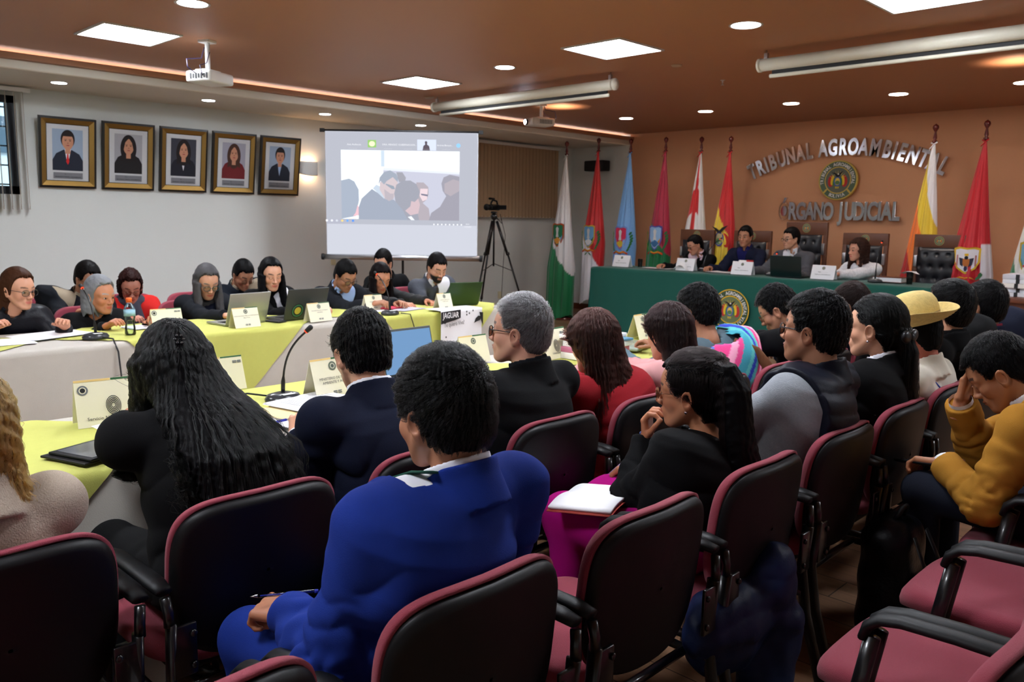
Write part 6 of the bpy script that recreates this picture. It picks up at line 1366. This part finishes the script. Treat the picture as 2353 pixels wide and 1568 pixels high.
# lanyards
Q=P['blue']; nb,lat,fwd,dr=Q['nb'],Q['lat'],Q['fwd'],Q['dr']; lny=M('green lanyard',(24,84,66),.6,var=(160,.5))
g=G(); pts=[nb+fwd*.0+lat*.094+dr*.055,nb+fwd*.05+lat*.10+dr*.03,nb+fwd*.11+lat*.088-dr*.02,nb+fwd*.165+lat*.06-dr*.10,nb+fwd*.185+lat*.03-dr*.2]
for a_,b_ in zip(pts[:-1],pts[1:]): pass
g.tube([tuple(p) for p in pts],.017,8,flat=.15,up=tuple(fwd)); g.build('lanyard',lny,Q['root'])
Q=P['hat']; nb,lat,fwd,dr=Q['nb'],Q['lat'],Q['fwd'],Q['dr']
g=G()
def backp(u,t):   # point just outside the garment on the back
    tc=max(0,min(1,t)); cb=-.03*4*tc*(1-tc)*.8; return Q['pel']+dr*Q['Lt']*t+lat*u+fwd*(cb-float(np.interp(t,Q['tt'],Q['RY']))-.019)
for s in(-1,1): g.tube([tuple(nb+lat*s*.07+fwd*.06+dr*.02),tuple(nb+lat*s*.085-fwd*.03+dr*.0),tuple(backp(s*.06,.85)),tuple(backp(s*.035,.68)),tuple(backp(.0,.55))],.0035,6)
g.build('lanyard',C_(40,70,160),Q['root']); g=G(); g.tube([tuple(backp(0,.55)),tuple(backp(0,.50))],.008,8,flat=.3); g.build('lanyard_clip',m_alu,Q['root'])
# hair bow
Q=P['bow']; hp=Q['hp']; HM=Q['HM']; g=G(); c=Vector(hp+HM@np.array((-.125,0,-.03)))
for s in(-1,1): g.ell(c+Vector((-.012,s*.038,.004)),(.016,.036,.024),14,Matrix.Rotation(s*.35,3,'X'))
g.ell(c+Vector((-.018,0,0)),(.014,.014,.016),12); g.build('hair_bow',M('black satin',(14,14,17),.4),Q['root'])
# hair clip
Q=P['hair']; hp=Q['hp']; HM=Q['HM']; g=G()
for i in range(6):
    a_=PI*2*i/6; c=hp+HM@np.array((-.135-.0*i,.012*math.cos(a_),.02+.014*math.sin(a_))); g.ell(c,(.006,.006,.006),8)
g.build('hair_clip',M('black glossy clip',(20,20,22),.1),Q['root'])
# bracelet
Q=P['chin']; S_,E,W=Q['arms']['l']; d_=(W-E)/np.linalg.norm(W-E); g=G(); n1=np.cross(d_,[0,0,1.]); n1/=np.linalg.norm(n1); n2=np.cross(d_,n1)
for i in range(16): a_=2*PI*i/16; g.ell(tuple(W+d_*.012+(n1*math.cos(a_)+n2*math.sin(a_))*.029),(.0038,)*3,6)
g.build('bracelet',C_(70,90,150),Q['root'])
# striped carrying cloth worn on the back
Q=P['aguayo']
def agu(P_):
    d,t,u,v=Q['tors'](P_,.05); d=smin(d,Q['trap'](P_,.04),.04); d=smin(d,ell(P_,tuple(Q['pel']+Q['dr']*Q['Lt']*.55-Q['fwd']*.12),(.10,.17,.20)),.05)
    d=d+.004*hn(P_,16,2.); d=np.maximum(np.abs(d)-.006, v-.05-.02*u*8*0); return np.maximum(d,np.maximum(t-1.03,-.05-t)*.3)
V,F=sdf_mesh(agu,Q['pel']-[.34,.34,.1],Q['nb']+[.2,.34,.12],.0085)
rel=(V-A3(Q['pel'])); uu=rel@A3(Q['lat'])*.75+ (rel@A3(Q['dr']))*.65; st=[(60,160,180),(60,160,180),(230,70,140),(236,160,190),(230,70,140),(80,120,190),(80,120,190),(110,140,200),(230,70,140),(240,180,200),(230,70,140),(90,190,190),(40,60,180),(90,190,190)]
ci=np.floor((uu+2)/.032).astype(int)%len(st); colA=np.array([s2l(c) for c in st],np.float32)[ci]
arr_mesh('striped_carrying_cloth',V,F,M('woven wool',(200,200,200),.9,attr=True,bump=(300,.4)),Q['root'],colA)
g=G(); b=lambda u,t,o: tuple(Q['pel']+Q['dr']*Q['Lt']*t+Q['lat']*u-Q['fwd']*(o))
g.tube([b(-.05,1.0,.12),b(-.08,.85,.22),b(-.09,.65,.26),b(-.08,.45,.27)],[.018,.026,.028,.02],12,flat=.4,up=tuple(Q['lat'])); g.build('braided_strap',M('brown braid',(112,70,42),.8,bump=(90,.9,(1,1,.2))),Q['root'])
# grey scarf
Q=P['red jacket']
V,F=sdf_mesh(lambda P_: smin(np.abs(np.linalg.norm((P_-A3(Q['nb']))*A3((1,.85,1.5)),axis=-1)-.085)-.022+.006*hn(P_,40,1.), cap(P_,Q['nb']+Q['fwd']*.10,Q['nb']+Q['fwd']*.15-Q['dr']*.18,.04),.03),Q['nb']-.24,Q['nb']+.24,.010); arr_mesh('scarf',V,F,gscarf,Q['root'])
Q=P['grey bob']
# puffer coat hung on the chair
def coat(P_):
    x,y,z=P_[...,0],P_[...,1],P_[...,2]; d=ell(P_,(-1.10,2.05,.38),(.09,.20,.13)); d=smin(d,ell(P_,(-1.06,2.20,.46),(.07,.09,.13)),.05); d=smin(d,cap(P_,(-1.04,2.22,.34),(-1.02,2.10,.17),.075,.065),.05)
    return d-.006*np.abs(np.sin((z*1.0+.03*hn(P_,8,1.))*PI/.085))**.6+.009*hn(P_,16,2.)+.004*hn(P_,40,1.)
V,F=sdf_mesh(coat,(-1.25,1.82,.05),(-.92,2.46,.66),.008); o=arr_mesh('puffer_coat',V,F,fabric('navy quilted nylon',(24,36,70),60,.3,.5)); tag(o,'dark navy puffer coat hanging below the chair of the person resting the chin','coat')
# backpack
def bagf(P_):
    d=rbox(P_,(-.99,3.0,.25),(.09,.13,.24),.08); d=smin(d,rbox(P_,(-.91,3.0,.19),(.05,.10,.12),.045),.03); return d+.005*hn(P_,18,3.)
t=empty('backpack',(0,0,0),label='black backpack standing behind the second row, beside the mustard jacket person',cat='bag')
V,F=sdf_mesh(bagf,(-1.12,2.80,.0),(-.78,3.2,.62),.010); arr_mesh('pack_body',V,F,fabric('black glossy nylon',(14,15,20),80,.4,.35),t)
G().tube([(-.98,2.96,.48),(-.96,2.98,.53),(-.96,3.02,.53),(-.98,3.04,.48)],.01,8).build('carry_handle',m_black,t)
for s in(-1,1): G().tube([(-.90,3+s*.06,.45),(-.85,3+s*.07,.34),(-.85,3+s*.07,.16),(-.90,3+s*.07,.06)],.014,8,flat=.3,up=(1,0,0)).build('shoulder_strap',m_black,t)
t=empty('small_leaflet',(-1.72,.70,.36),math.radians(10),label='white leaflet with purple print sticking out between two chairs at the left',cat='leaflet'); G().box((0,0,0),(.10,.002,.15)).build('leaflet_sheet',m_paper,t)
a=Art((0,-.0015,0),(1,0,0),(0,0,1)); 
for k in range(9): a.rect(-.03,-.06+k*.009,.0,-.056+k*.009,C_(90,50,120))
a.build('leaflet_print',t)
